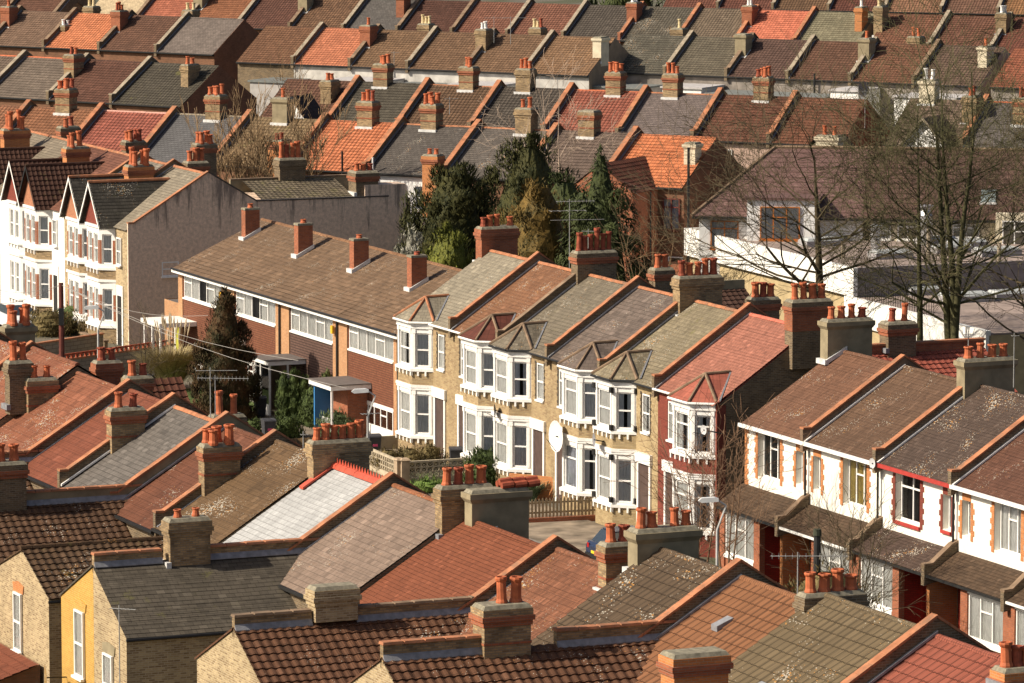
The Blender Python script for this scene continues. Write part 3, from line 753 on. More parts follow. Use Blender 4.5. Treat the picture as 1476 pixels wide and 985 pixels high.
# rear wings that show over the ridges
wr=RM('bright_red_roman','roman',(165,72,62),var=.1,blotch=.1)
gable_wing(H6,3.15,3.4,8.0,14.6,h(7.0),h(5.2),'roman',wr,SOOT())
m=MB();m.box(3.0,8.5,h(6.8),3.28,14.6,h(7.32));pw=m.build('party_parapet',REDB(),H6)
m=MB();m.box(2.94,8.5,h(7.32),3.34,14.65,h(7.41));m.build('coping',COPE(),pw)
chimney(H6,3.15,9.6,11.0,h(6.8),h(8.38),th=.85,n=2,style='soot')
wm=RM('dark_brown_roman','roman',(84,52,46),var=.12,blotch=.15)
gable_wing(H2,.9,3.6,8.0,15.2,h(7.0),h(5.0),'roman',wm,SOOT())
m=MB();m.box(.8,12.4,h(6.8),1.05,15.2,h(7.4));m.build('party_parapet',REND(),H2)
chimney(H4,5.9,7.4,8.7,h(5.5),h(8.62),th=.8,n=3,style='soot',poth=.75)
chimney(H2,4.3,8.6,9.6,h(5),h(8.6),th=.7,n=2,style='soot',poth=.9)
gable_wing(R4,1.0,3.4,6.6,15,h(6.9),h(4.9),'roman',wr,SOOT())
# ------------------------------------------------------------------ G : long 1960s brick terrace
GG='nineteen sixties brick terrace'
rg=RM('brown_concrete_tile','conc',(132,104,78),var=.2,lichen=.1,blotch=.3,dark=.25)
REDT=brick('red_hung_tile',(.21,.085,.048),(.16,.06,.035),(.05,.025,.02),.1,bw=.17,rh=.12,ms=.012)
BRNT=brick('brown_hung_tile',(.15,.09,.07),(.12,.07,.055),(.03,.02,.018),.1,bw=.20,rh=.14,ms=.02)
glab=['brick sixties house at the far left of the long plain terrace, beside the pampas grass','brick sixties house with red hung tiles behind the tall dark cypress','brick sixties house with dark brown hung tiles and a glazed box porch','brick sixties house with a blue side panel to its porch, next to the bay terrace']
for k in range(4):
    a0=-39.4+8.3*k;W=8.3
    t=thing('terraced_house',glab[k],'house',M_.w(a0,0),M_.az,GG)
    ze,zr,yr,D=h(4.78),h(7.10),4.9,9.8
    m=MB();m.prism([(.35,0),(D,0),(D,ze-.06),(yr,zr-.08),(.35,ze+.05)],.006,W-.006);m.box(.006,.0,0,.83,.34,ze-.1);m.box(6.92,.0,0,W-.006,.34,ze-.1)
    m.build('wall',LORG(),t)
    m=MB();holewall(m,TR(0,-.09),.7,7.0,h(-1.19),ze-.25,[(.85,6.9,h(3.02),h(4.42))],.1);m.poly([(.7,-.09,h(-1.19)),(.7,0,h(-1.19)),(.7,0,ze-.25),(.7,-.09,ze-.25)]);
    m.build('hung_tile_panel',BRNT if k==2 else REDT,t)
    window(t,TR(0,-.10),.86,6.88,h(3.03),h(4.41),'band',curt='net' if k else 'net')
    # ground floor white infill and glazing
    m=MB();m.box(2.6,-.16,0,6.95,-.092,h(-.55));m.box(2.6,-.14,h(.52),6.95,-.092,h(.66));m.build('white_panel',WHITE(),t)
    window(t,TR(0,-.16),2.7,6.9,h(-.54),h(.52),'band',curt='dark' if k==1 else 'net',sill=False)
    # piers
    m=MB();m.box(6.98,-.14,0,8.3,-.004,ze-.26);m.build('brick_pier',LORG(),t)
    m=MB();m.box(-.0,-.14,0,.68,-.004,ze-.26);m.build('brick_pier',LORG(),t)
    m=MB();m.tube((7.75,-.22,h(-1)),(7.75,-.22,ze-.3),.06,.06,6);m.build('downpipe',BLACK(),t)
    if k in(0,2,): 
        m=MB();m.box(7.2,-.36,h(3.6),7.48,-.25,h(4.0));m.build('alarm_box',plain('yellow_box',(.75,.42,.03),.5,.1,3),t)
    if k==3:
        pass
    mainroof(t,W,yr,D,ze,zr,'conc',rg,oh=.42,samp=3,ridge=RM('pale_brown_ridge','conc',(150,100,76)))
    m=MB();m.box(-.1 if k==0 else 0,-.50,ze-.42,W,-.43,ze-.20);m.box(0,-.43,ze-.42,W,-.01,ze-.38);m.build('fascia',WHITE(),t)
    m=MB();m.tube((0,-.55,ze-.20),(W,-.55,ze-.20),.06,.06,6);m.build('gutter',BLACK(),t)
    # plain square brick chimney
    xl,yb,yt,xr=[(351,345,300,373),(427,370,322,448),(507,391,344,529),(590,418,368,614)][k]
    P=[q for q in [M_.ab(un(xl,yb,z)) for z in (6.6,)]][0]
    aa=a0+[2.2,2.2,2.2,2.5][k]
    b0,zb=M_.hita(xl,yb,aa);_,zt=M_.hita(xl,yt,aa)
    # keep it on the roof plane
    for it in range(25):
        zp=4.78+ (b0)*(7.10-4.78)/4.9
        aa+= (zp-zb)*.6;b0,zb=M_.hita(xl,yb,aa)
    _,zt=M_.hita(xl,yt,aa);b1,_=M_.hita(xr,yt,aa)
    chimney(t,aa-a0,b0,b0+.85,h(zb)-.3,h(zt),th=.62,n=1,style='brwplain',poth=.22,potr=.16,flash=True)
    # porches
    if k==0:
        m=MB();m.box(-.2,-2.3,h(1.62),2.9,-.1,h(1.86));o=m.build('canopy',plain('white_fascia',(.80,.78,.72),.6,.1,4),t)
        m=MB()
        for x in (.0,1.3,2.6): m.box(x,-2.2,0,x+.12,-2.08,h(1.62))
        m.build('canopy_post',WHITE(),o)
    if k==1:
        m=MB();m.box(.2,-1.6,h(1.45),2.4,-.1,h(1.66));m.build('canopy',plain('white_fascia',(.80,.78,.72),.6,.1,4),t)
    if k==2:
        m=MB();m.box(.6,-2.2,h(1.50),3.0,-.1,h(1.72));o=m.build('canopy',WHITE(),t)
        m=MB();m.box(.55,-2.25,h(1.722),3.05,-.1,h(1.76));m.build('canopy_felt',plain('grey_felt',(.13,.11,.10),.9,.2,4),o)
        m=MB()
        for x,y in ((.7,-2.1),(1.5,-2.1),(2.8,-2.1),(2.8,-1.1)): m.box(x,y,0,x+.09,y+.09,h(1.5))
        m.box(.7,-2.08,0,2.85,-2.04,h(-.6));m.build('porch_frame',WHITE(),o)
        m=MB();m.box(.8,-2.055,h(-.6),2.8,-2.045,h(1.5));m.box(2.84,-2.0,h(-.6),2.85,-.2,h(1.5));m.build('porch_glass',glassm(),o)
        m=MB();m.box(.6,-2.1,0,.68,-.1,h(1.5));m.build('porch_side',plain('brown_side_panel',(.16,.10,.08),.8,.2,3),o)
    if k==3:
        m=MB();m.box(.8,-2.3,h(1.32),3.9,-.1,h(1.55));o=m.build('canopy',WHITE(),t)
        m=MB();m.box(.75,-2.35,h(1.552),3.95,-.1,h(1.60));m.build('canopy_felt',plain('grey_felt',(.13,.11,.10),.9,.2,4),o)
        m=MB();m.box(3.6,-2.2,0,3.7,-2.1,h(1.32));m.build('canopy_post',WHITE(),o)
        m=MB();m.box(1.0,-2.1,0,1.12,-.9,h(1.32));m.build('blue_panel',plain('blue_panel',(.05,.22,.50),.5,.1,3),o)
        m=MB();m.box(1.3,-1.2,0,3.4,-.1,h(1.32));m.build('store_wall',REDB(),o)
        m=MB()
        for x in range(8): m.box(2.4+x*.14,-2.2,h(-1.0),2.43+x*.14,-2.17,h(-.2))
        m.box(2.4,-2.2,h(-.2),3.45,-2.16,h(-.15));m.build('railing',WHITE(),o)
# flat roofed annexe at the left end of the sixties terrace
t=thing('annexe','single storey orange brick annexe with yellow green door beside the sixties terrace','annexe',M_.w(-43.8,0),M_.az)
m=MB();holewall(m,TR(0,.6),0,4.3,0,h(2.35),[(1.2,3.0,h(-1.1),h(1.4))],.2);m.box(0,.62,0,.01,8,h(2.35));m.box(4.29,.9,0,4.3,8,h(2.35));m.box(0,7.9,0,4.3,8,h(2.35));m.build('wall',LORG(),t)
m=MB();m.box(0,.65,h(2.2),4.28,8,h(2.3));m.build('flat_roof',plain('grey_felt',(.13,.11,.10),.9,.2,4),t)
m=MB();m.box(1.22,.75,h(-1.15),1.34,.85,h(1.38));m.box(2.88,.75,h(-1.15),2.98,.85,h(1.38));m.box(1.22,.75,h(1.2),2.98,.85,h(1.39));m.build('door_frame',WHITE(),t)
m=MB();m.box(1.35,.8,h(-1.15),2.87,.84,h(1.2));m.build('door',plain('yellow_green_door',(.42,.42,.05),.5,.3,3),t)
# ------------------------------------------------------------------ L : gabled bay terrace, far up the street
GL='gabled bay terraced houses at the upper left'
L0=.6
def l_house(a1,cx,label,roof,gabroof,gsty,wall,gabcol,par,white=False,last=False,barge=None,chim=None):
    W=5.8;a0=a1-W
    t=thing('terraced_house',label,'house',M_.w(a0,L0),M_.az,GL)
    ze,zr,yr,D=h(5.75),h(8.75),4.9,9.6
    m=MB();m.prism([(.0,0),(D,0),(D,ze-.06),(yr,zr-.08),(.0,ze-.06)],.006,W-.006);m.build('wall',wall,t)
    hw=1.75;dp=.75;b0,b1=cx-hw,cx+hw
    foot=[(b0,-.004),(b0+.55,-dp),(b1-.75,-dp),(b1,-.004)]
    for (z0,z1) in ((-.2,-.0),(2.5,3.0)): pass
    m=MB();m.extz(foot,0,h(-.3));m.build('bay_base',STOCK() if not white else WHITE(),t)
    m=MB();m.extz(foot,h(2.55),h(3.1));m.build('bay_panel',STOCK() if not white else WHITE(),t)
    for lv,(z0,z1,wz0,wz1) in enumerate([(h(-.3),h(2.55),h(.1),h(2.0)),(h(3.1),h(5.7),h(3.45),h(5.2))]):
        s=MB();pm=MB()
        for i in range(3):
            p=Vector((foot[i][0],foot[i][1],0));q=Vector((foot[i+1][0],foot[i+1][1],0));d=q-p;T=TR(p.x,p.y,0,math.atan2(d.y,d.x));ln=d.length
            side=.2;n=2 if ln>1.6 else 1
            if n==2: hs=[(side,ln/2-.13,wz0,wz1),(ln/2+.13,ln-side,wz0,wz1)]
            else: hs=[(side,ln-side,wz0,wz1)]
            holewall(s,T,0,ln,z0,z1,hs,.14)
            for hh in hs: window(t,T@TR(0,.04),hh[0]+.01,hh[1]-.01,wz0+.01,wz1-.01,'sash',curt='net',sill=False,far=False)
            if not white:
                pm.T=T
                pm.box(.01,-.012,wz0+.02,side-.03,-.003,wz1-.35);pm.T=None;pm.build('brick_pier',REDB(),t);pm=MB();pm.T=T;pm.box(ln-side+.03,-.012,wz0+.02,ln-.01,-.003,wz1-.35)
                if n==2: pm.T=None;pm.build('brick_pier',REDB(),t);pm=MB();pm.T=T
                if n==2: pm.box(ln/2-.10,-.012,wz0+.02,ln/2+.10,-.003,wz1-.35)
                pm.T=None
                pm.build('brick_pier',REDB(),t);pm=MB()
        s.extz([(foot[0][0]-.05,0),(foot[1][0]-.05,-dp-.13),(foot[2][0]+.05,-dp-.13),(foot[3][0]+.05,0)],z0,z0+.14)
        s.extz([(foot[0][0]-.05,0),(foot[1][0]-.05,-dp-.10),(foot[2][0]+.05,-dp-.10),(foot[3][0]+.05,0)],z1-.15,z1)
        for k in range(4):
            x=b0+.8+(b1-b0-1.7)*k/3;s.box(x-.05,-dp-.1,z0-.25,x+.05,-dp+.01,z0-.004)
        s.build('bay_surround',WHITE(),t)
        if pm.v: pm.build('brick_pier',REDB(),t)
    # gable over the bay
    ga=MB();zg=h(5.72);pk=h(8.15);e=.3
    ga.poly([(b0+.1,-dp+.02,zg),(b1-.1,-dp+.02,zg),(cx,-dp+.02,pk-.25)]);ga.build('gable_front',gabcol,t)
    r=MB();Ln=math.hypot(hw+.15,pk-zg+.1);y1=4.3
    tiles(r,(b1+.15,-dp-e,zg-.12),(0,1,0),(-(hw+.15),0,pk-zg+.12),y1+dp+e,Ln,samp=3,**STY[gsty])
    r.poly([(b0-.15,y1,zg-.12),(b0-.15,-dp-e,zg-.12),(cx,-dp-e,pk),(cx,y1,pk)]);ro=r.build('gable_roof',gabroof,t)
    m=MB();m.tube((cx,-dp-e,pk+.02),(cx,y1-.3,pk+.02),.10,.10,6);m.build('ridge_tiles',COPE() if gsty=='slate' else gabroof,ro)
    m=MB()
    for sx in (-1,1):
        x0=cx+sx*(hw+.15);m.poly([(x0,-dp-e-.01,zg-.30),(cx,-dp-e-.01,pk-.18),(cx,-dp-e-.01,pk+.05),(x0,-dp-e-.01,zg-.07)][::sx]);m.poly([(x0,-dp-e+.05,zg-.30),(cx,-dp-e+.05,pk-.18),(cx,-dp-e+.05,pk+.05),(x0,-dp-e+.05,zg-.07)][::-sx])
    m.build('bargeboard',barge or WHITE(),ro)
    mainroof(t,W,yr,D,ze,zr,'slate',roof,oh=.15,samp=2,ridge=COPE())
    # door and upper window beside the bay
    x0=(b1+.25) if cx<W/2 else (b0-1.4)
    m=MB();m.box(x0,-.06,0,x0+1.1,-.01,h(2.3));m.build('door_surround',WHITE(),t)
    m=MB();m.box(x0+.18,-.075,0,x0+.9,-.062,h(1.7));m.build('door',DARK(),t)
    window(t,TR(0,-.12),x0+.15,x0+.95,h(3.5),h(5.1),'sash',curt='net')
    if par=='party': parapet(t,W,0,[(-.1,ze-.05),(yr,zr),(D,ze)],h=.3,th=.24,cope=COPE())
    if last:
        m=MB();prof=[(-.05,0),(D-1,0),(D-1,h(7.05)),(yr,h(8.82)),(.3,h(5.95)),(-.05,h(5.95))]
        m.prism([(-.05,0),(16.2,0),(16.2,h(7.0)),(7.9,h(7.05)),(yr,h(8.85)),(.3,h(6.05)),(-.05,h(6.05))],W-.0,W+.14);e_=m.build('end_wall',GREYR(),t)
        m=MB();pts=[(-.05,h(6.05)),(.3,h(6.05)),(yr,h(8.86)),(7.9,h(7.05))]
        for (ya,za),(yb,zb) in zip(pts[:3],pts[1:3]): m.prism([(ya,za),(yb,zb),(yb,zb+.09),(ya,za+.09)],W-.12,W+.2)
        m.build('coping',COPE(),e_)
        m=MB();m.prism([(yr,h(8.87)),(7.9,h(7.06)),(16.2,h(7.02)),(16.2,h(7.10)),(7.9,h(7.14)),(yr,h(8.95))],W-.10,W+.18);m.build('dark_capping',plain('stained_capping',(.10,.085,.075),.9,.3,3),e_)
        window(t,TR(W+.17,2.0,0,math.pi/2),0,1.05,h(2.9),h(3.75),'sash',curt='net')
        m=MB();m.poly([(1.2,8.2,h(7.35)),(W,8.2,h(7.0)),(W,14.0,h(7.0)),(1.2,14.0,h(7.35))]);m.box(1.2,8.2,0,W-.02,16.2,h(6.98));m.build('rear_wing',GREYR(),t)
        m=MB();tiles(m,(W-.02,8.3,h(7.02)),(0,1,0),(-3.4,0,.9),5.8,3.5,samp=2,**STY['pan']);m.build('wing_roof',RM('mossy_pan','pan',(120,108,88),moss=.8,var=.2),t)
        m=MB();m.box(2.1,7.6,h(6.6),2.35,15.5,h(8.0));o=m.build('party_parapet',REND(),t)
        m=MB();m.box(2.05,7.6,h(8.0),2.4,15.5,h(8.07));m.build('coping',COPD(),o)
        m=MB();m.box(W-1.3,14.7,0,W+.15,17.3,h(7.75));m.build('rear_block',GREYR(),t)
        m=MB();m.box(W-1.2,17.32,0,W+.10,17.6,h(6.9));m.build('wall_end',STOCK(),t)
        chimney(t,W-.6,14.2,15.6,h(6.9),h(8.55),th=1.2,n=3,style='soot',poth=.5)
        ct=chimney(t,2.2,10.6,12.2,h(6.5),h(9.2),th=.95,n=4,style='soot',poth=1.1)
    return t
gs1=RM('dark_slate_gable','slate',(78,74,66),var=.18,lichen=.25,moss=.2)
gs2=RM('dark_red_roman_gable','roman',(86,50,42),var=.14,moss=.25)
L1=l_house(-50,1.8,'gable ended house with grey pebbledash side wall stained along its top',RM('pale_grey_brown_slate','slate',(148,138,120),var=.14,lichen=.2),gs1,'slate',PALE(),REDP(),None,last=True)
L2=l_house(-55.8,4.0,'slate gabled bay house one along from the pebbledash end wall',RM('pale_slate_two','slate',(138,130,118),var=.12),gs1,'slate',PALE(),brick('gable_brick',(.44,.18,.09),(.34,.13,.07),(.3,.2,.14),.2),'party')
L3=l_house(-61.6,1.6,'gabled bay house with dark red gable tiles and black bargeboards',RM('dull_red_slate','slate',(128,74,64),var=.12),gs2,'roman',WHITE(),brick('gable_brick',(.44,.18,.09),(.34,.13,.07),(.3,.2,.14),.2),'party',barge=BLACK())
L4=l_house(-67.4,4.2,'white painted gabled bay house at the left edge of the picture',RM('dull_maroon_slate','slate',(116,66,56),var=.12),gs2,'roman',WHITE(),REDP(),None,white=True)
L5=l_house(-73.2,1.6,'gabled bay house mostly cut off by the left edge',RM('pale_slate_three','slate',(140,128,110),var=.12),gs2,'roman',WHITE(),REDP(),None,white=True)
L6=l_house(-79.0,4.2,'farthest house of the gabled bay terrace beyond the picture edge',RM('pale_slate_three','slate',(140,128,110),var=.12),gs2,'roman',WHITE(),REDP(),None,white=True)
for par_,a_,q in ((L1,-55.8,(182,218,238,212,278)),(L3,-67.4,(93,126,212,190,252)),(L5,-79.0,(3,40,186,162,226))):
    ax=a_ if par_ is not L1 else -55.8
    chim_px(par_,M_,a_,q[0],q[1],q[2],q[3],q[4],ax if par_ is L1 else a_,L0,style='orange',n=4,th=.8,rows=2)
for par_,a0_,xl,xr,yc,yb,n in ((L2,-61.6,176,203,202,235,4),(L3,-67.4,83,119,182,204,4),(L1,-55.8,278,312,206,250,4),(L2,-61.6,265,300,232,255,3)):
    P=M_.ab(un(xl,yc,8.6));ww=.9
    chimney(par_,P[0]-a0_+.3,P[1]-L0,P[1]-L0+1.3,h(6.0),h(8.6),th=.9,n=n,style='soot',rows=2 if n>3 else 1,poth=.75)
# ------------------------------------------------------------------ F : the near terrace, rear slopes towards the camera
GF='near terrace seen from behind'
FB=4.6   # ridge is this far behind the rear wall
FH={}
def f_house(key,a0,a1,label,roof,sty,par='tile',dz=0.,phigh=.42,samp=4,cope=None,pwall=None,ridge=None,foot=.55,ridger=.12,flash=True,left=False,paroff=0.):
    W=a1-a0;t=thing('terraced_house',label,'house',F_.w(a0,-FB),F_.az,GF);FH[key]=(t,a0)
    ze,zr,yr,D=h(5.55+dz),h(8.40+dz),4.6,9.2
    m=MB();m.prism([(.0,0),(D,0),(D,ze-.06),(yr,zr-.08),(.0,ze-.06)],.006,W-.006);m.build('wall',SOOT(),t)
    mainroof(t,W,yr,D,ze,zr,sty,roof,oh=.15,samp=samp,ridge=ridge,ridger=ridger)
    if par: parapet(t,W+paroff,0,[(-.10,ze-.02),(yr,zr),(D,ze)],h=phigh,th=.26,cope=cope or COPE(),wall=pwall or SOOT(),flash=flash,foot=foot)
    gutter(t,W,ze,y=-.28)
    return t
def f_wing(key,a,label_,hwR,hwL,bend,zc,zr,zeR,sty,rm,wall,pary=True,b1=-1.0,cop=None,samp=5,wallL=None,pwall=None,cut=None,ph=None,flash='lead'):
    t,a0=FH[key];x=a-a0;y0=bend+FB;y1=b1+FB
    slR=(zr-zeR)/hwR
    m=MB();m.prismy([(x-hwL,0),(x,0),(x,h(zr)-.08),(x-hwL,h(zr-slR*hwL*.8)-.05)],y0,y1)
    if wallL: m.build('rear_wing_wall',wallL,t);m=MB()
    m.prismy([(x+.002,0),(x+hwR,0),(x+hwR,h(zeR)-.05),(x+.002,h(zr)-.08)],y0+.002,y1)
    m.build('rear_wing_wall',wall,t)
    r=MB();oh=.10;Ln=math.hypot(hwR+oh,(zr-zeR)*(hwR+oh)/hwR)
    ya=y0-.05
    tiles(r,(x+hwR+oh,ya,h(zeR)-oh*slR),(0,1,0),(-hwR,0,zr-zeR),y1-ya,Ln,samp=samp,**STY[sty])
    zl=h(zr-slR*(hwL+oh)*.8)
    r.poly([(x-hwL-oh,y1,zl),(x-hwL-oh,ya,zl),(x,ya,h(zr)),(x,y1,h(zr))])
    r.poly([(x-hwL-oh,ya-.0,zl),(x-hwL-oh,ya,zl-.07),(x,ya,h(zr)-.07),(x,ya,h(zr))])
    ro=r.build('rear_wing_roof',rm,t)
    m=MB();m.tube((x+hwR+.14,ya,h(zeR)-.12),(x+hwR+.14,y1,h(zeR)-.12),.055,.055,6);m.build('gutter',BLACK(),t)
    if pary:
        segs=cut or [(y0-.02,y1)]
        o=None
        for (p,q) in segs:
            m=MB();m.box(x-.12,p,h(zr)-.3,x+.12,q,h(zc)-.10);o=m.build('wing_parapet',pwall or STOCK(),t)
            c=MB();n=max(1,int((q-p)/.62))
            for k in range(n):
                dz=random.uniform(-.008,.008)
                c.frus(x-.18,p+(q-p)*k/n-(.03 if k==0 else 0),x+.18,p+(q-p)*(k+1)/n-.015,h(zc)-.10,h(zc)-.02+dz,.02)
            c.build('coping',cop or COPE(),o)
            f=MB();f.prismy([(x+.12,h(zr)-.03),(x+.24,h(zr)-.24*slR+.05),(x+.24,h(zr)-.24*slR+.08),(x+.12,h(zr)+.12)],p,q);f.build('flashing',LEAD() if flash else BLACK(),o)
    else:
        m=MB();n=int((y1-ya)/.42)
        for k in range(n):
            m.tube((x,ya+(y1-ya)*k/n,h(zr)+.02),(x,ya+(y1-ya)*(k+1)/n-.015,h(zr)+.02+random.uniform(-.006,.006)),.11,.11,8)
        m.build('ridge_tiles',rm,ro)
    return t
a=[-62,-55.6,-49.6,-43.5,-37.1,-31.8,-25.8,-20.7,-15.1,-9.2,-2.3,4.8,11.6]
rA=RM('brick_red_lichen_tile','plain',(150,82,62),var=.14,lichen=.75,tw=.34,th=.36,orange=.3)
rB=RM('plain_red_tile','plain',(136,66,48),var=.10,blotch=.12,tw=.34,th=.36)
rS=RM('blue_grey_slate','slate',(112,106,102),var=.2,blotch=.2)
rC=RM('dull_red_ribbed','plain',(118,64,48),var=.10,lichen=.3,tw=.34,th=.36)
rD=RM('umber_white_spotted','plain',(112,80,58),var=.10,lichen=.95,tw=.3,th=.3)
rE=RM('silver_painted_slate','slate',(190,194,200),patch=.3,var=.12,dark=.5,blotch=.2,gain=.95)
rF=RM('pink_grey_slate','slate',(146,124,110),var=.14,lichen=.15,tw=.30,th=.24)
rG=RM('fine_rust_tile','plain',(140,68,42),var=.10,blotch=.12,tw=.12,th=.16)
rH=RM('speckled_rust_tile','plain',(142,82,62),var=.30,lichen=.5,orange=.6,tw=.11,th=.26)
rI=RM('grey_brown_ribbed','rib',(104,84,62),var=.10,lichen=.5,orange=.3)
rJ=RM('light_rust_ribbed','rib',(152,92,62),var=.10,blotch=.14)
rK=RM('olive_brown_ribbed','rib',(124,106,76),var=.10,lichen=.12,orange=.5)
rL=RM('fresh_red_ribbed','rib',(164,78,66),var=.08,blotch=.10)
rW=RM('dark_brown_wing_roman','roman',(96,62,46),var=.16,lichen=.28,moss=.0,blotch=.2)
rW2=RM('reddish_wing_roman','roman',(110,66,48),var=.16,lichen=.15,blotch=.22)
rWs=RM('charcoal_wing_slate','slate',(96,88,76),var=.16,lichen=.0,moss=.1,tw=.3,th=.2)
f_house('a',a[0],a[1],'near terrace house with orange tile topped party wall at the extreme left edge',rB,'plain')
f_house('b',a[1],a[2],'near terrace house with red roof left of the two twin pot stacks',rA,'plain')
f_house('c',a[2],a[3],'lichen speckled red roofed house on the upper left of the near terrace',rA,'plain',par=None,dz=.25)
f_house('d',a[3],a[4],'red roofed house with weathered ridge and a long orange coping on its right',rA,'plain',dz=-.1,cope=COPE())
f_house('e',a[4],a[5],'plain red roofed house with white painted flashing on its left side',rB,'plain',flash='white')
f_house('f',a[5],a[6],'blue grey slate roofed house with new orange ridge tiles',rS,'slate',cope=COPE(),pwall=REND(),ridge=COPE(),phigh=.45)
f_house('g',a[6],a[7],'dull red roofed house with a small metal vent beside the smooth rendered party wall',rC,'plain')
f_house('h',a[7],a[8],'umber roofed house covered in white lichen specks',rD,'plain',par=None,dz=.12)
f_house('i',a[8],a[9],'house with silver painted slates and scarlet ridge flashing',rE,'slate',cope=COPE(),ridge=plain('scarlet_paint',(.46,.085,.05),.5,.15,3),ridger=.2)
f_house('j',a[9],a[10]-.5,'pinkish grey slate roofed house between the silver roof and the tall brick stack',rF,'slate',par=None,dz=.10,ridge=RM('lichen_orange_ridge','plain',(160,90,60),lichen=1.,orange=.5))
f_house('k',a[10]-.45,a[11],'fine rust tiled house with a capped chimney block carrying loose ridge tiles',rG,'plain',dz=-.12,cope=COPE())
f_house('l',a[11],12.55,'rust tiled house flecked with orange lichen above the striped brick stack',rH,'plain',par=None,dz=.0)
f_house('m',12.6,18.25,'grey brown ribbed roof house beside the rounded rendered stack',rI,'rib',dz=1.2,cope=COPE())
f_house('n',18.25,23.6,'light rust ribbed roof house with a small grey vent tile',rJ,'rib',par=None,dz=1.2,flash='white')
f_house('o',23.75,30.5,'olive brown ribbed roof house at the lower right',rK,'rib',dz=1.55,cope=COPE())
f_house('p',30.5,36.6,'bright red ribbed roof house in the lower right corner',rL,'rib',par=None,dz=1.5)
t,a0=FH['i']
m=MB();n=22
for k in range(n): x=5.9*k/n;m.poly([(x,4.6,h(8.5)),(x+5.9/n,4.6,h(8.5)),(x+2.95/n,4.6,h(8.74))]);m.poly([(x,4.62,h(8.5)),(x+2.95/n,4.62,h(8.74)),(x+5.9/n,4.62,h(8.5))])
m.build('ridge_crest',plain('scarlet_paint',(.46,.085,.05),.5,.15,3),t)
m=MB();m.prism([(-.0,h(5.6)),(4.6,h(8.45)),(4.6,h(8.52)),(0,h(5.67))],.0,.28);m.build('flashing',plain('scarlet_paint',(.46,.085,.05),.5,.15,3),t) if False else None
m=MB();m.prism([(3.3,h(7.66)),(4.6,h(8.47)),(4.6,h(8.54)),(3.3,h(7.74))],.25,.62);m.build('flashing',plain('scarlet_paint',(.46,.085,.05),.5,.15,3),t)
# small roof vents
def vent(key,x,y,fr_=None,dz=0.):
    t,a0=FH[key];ze=5.55+dz;sl=2.85/4.6
    m=MB();b=y;z=h(ze+b*sl)
    m.prism([(b-.28,h(ze+(b-.28)*sl)+.03),(b+.25,h(ze+(b+.25)*sl)+.03),(b+.25,h(ze+(b+.25)*sl)+.09),(b-.28,h(ze+(b-.28)*sl)+.2)],x-.2,x+.2)
    m.build('roof_vent',LEAD(),t)
vent('g',3.9,3.1);vent('n',2.2,3.0,dz=1.2);vent('o',2.6,1.2,dz=1.55)
# rear wings
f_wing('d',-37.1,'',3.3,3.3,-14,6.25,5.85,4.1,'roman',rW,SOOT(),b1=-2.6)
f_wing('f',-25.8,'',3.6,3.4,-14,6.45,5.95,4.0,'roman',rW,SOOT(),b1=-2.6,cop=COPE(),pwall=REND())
f_wing('h',-17.7,'',3.0,2.8,-10.8,5.6,5.65,4.35,'roman',RM('moss_edged_roman','roman',(92,62,44),var=.16,lichen=.3,moss=.35,orange=.4),PALE(),pary=False,b1=-3.5)
f_wing('i',-9.2,'',3.4,3.5,-11.0,6.86,6.42,4.52,'slate',rWs,PALE(),b1=-1.9,wallL=YEL(),cut=[(-6.4,-3.95),(-2.3,2.6)])
f_wing('k',4.8,'',3.6,3.4,-11.1,7.05,6.60,4.6,'roman',rW2,PALE(),b1=-1.4,cut=[(-6.5,-3.9),(-2.4,2.9)],cop=COPD())
f_wing('m',18.25,'',4.2,3.4,-11.5,8.5,8.0,5.6,'roman',rW2,PALE(),b1=-.9,cut=[(-6.9,-3.0),(-1.4,3.4)])
f_wing('o',30.5,'',3.5,3.4,-11.5,8.75,8.3,6.2,'roman',rW2,PALE(),b1=-.8)
# windows in the wing gable ends
def gwin(key,a,b,z0,z1,wd,style='sash',arch=None,hd=None,curt='net',lintel=None):
    t,a0=FH[key];x=a-a0;y=b+FB
    window(t,TR(x,y-.12),-wd/2,wd/2,h(z0),h(z1),style,curt=curt)
    if lintel:
        m=MB();m.prismy([(x-wd/2-.12,h(z1)+.02),(x+wd/2+.12,h(z1)+.02),(x+wd/2+.2,h(z1)+.32),(x,h(z1)+.42),(x-wd/2-.2,h(z1)+.32)],y-.035,y-.002);m.build('lintel',lintel,t)
gwin('i',-10.6,-11.0,2.3,4.6,.95,'sash',lintel=YEL())
gwin('i',-7.6,-11.0,1.5,3.6,.95,'sash',lintel=REND())
gwin('h',-18.1,-10.8,1.9,4.0,.85,'sash',lintel=ORGB())
gwin('k',3.3,-11.1,1.6,3.4,.95,'sash',lintel=REND())
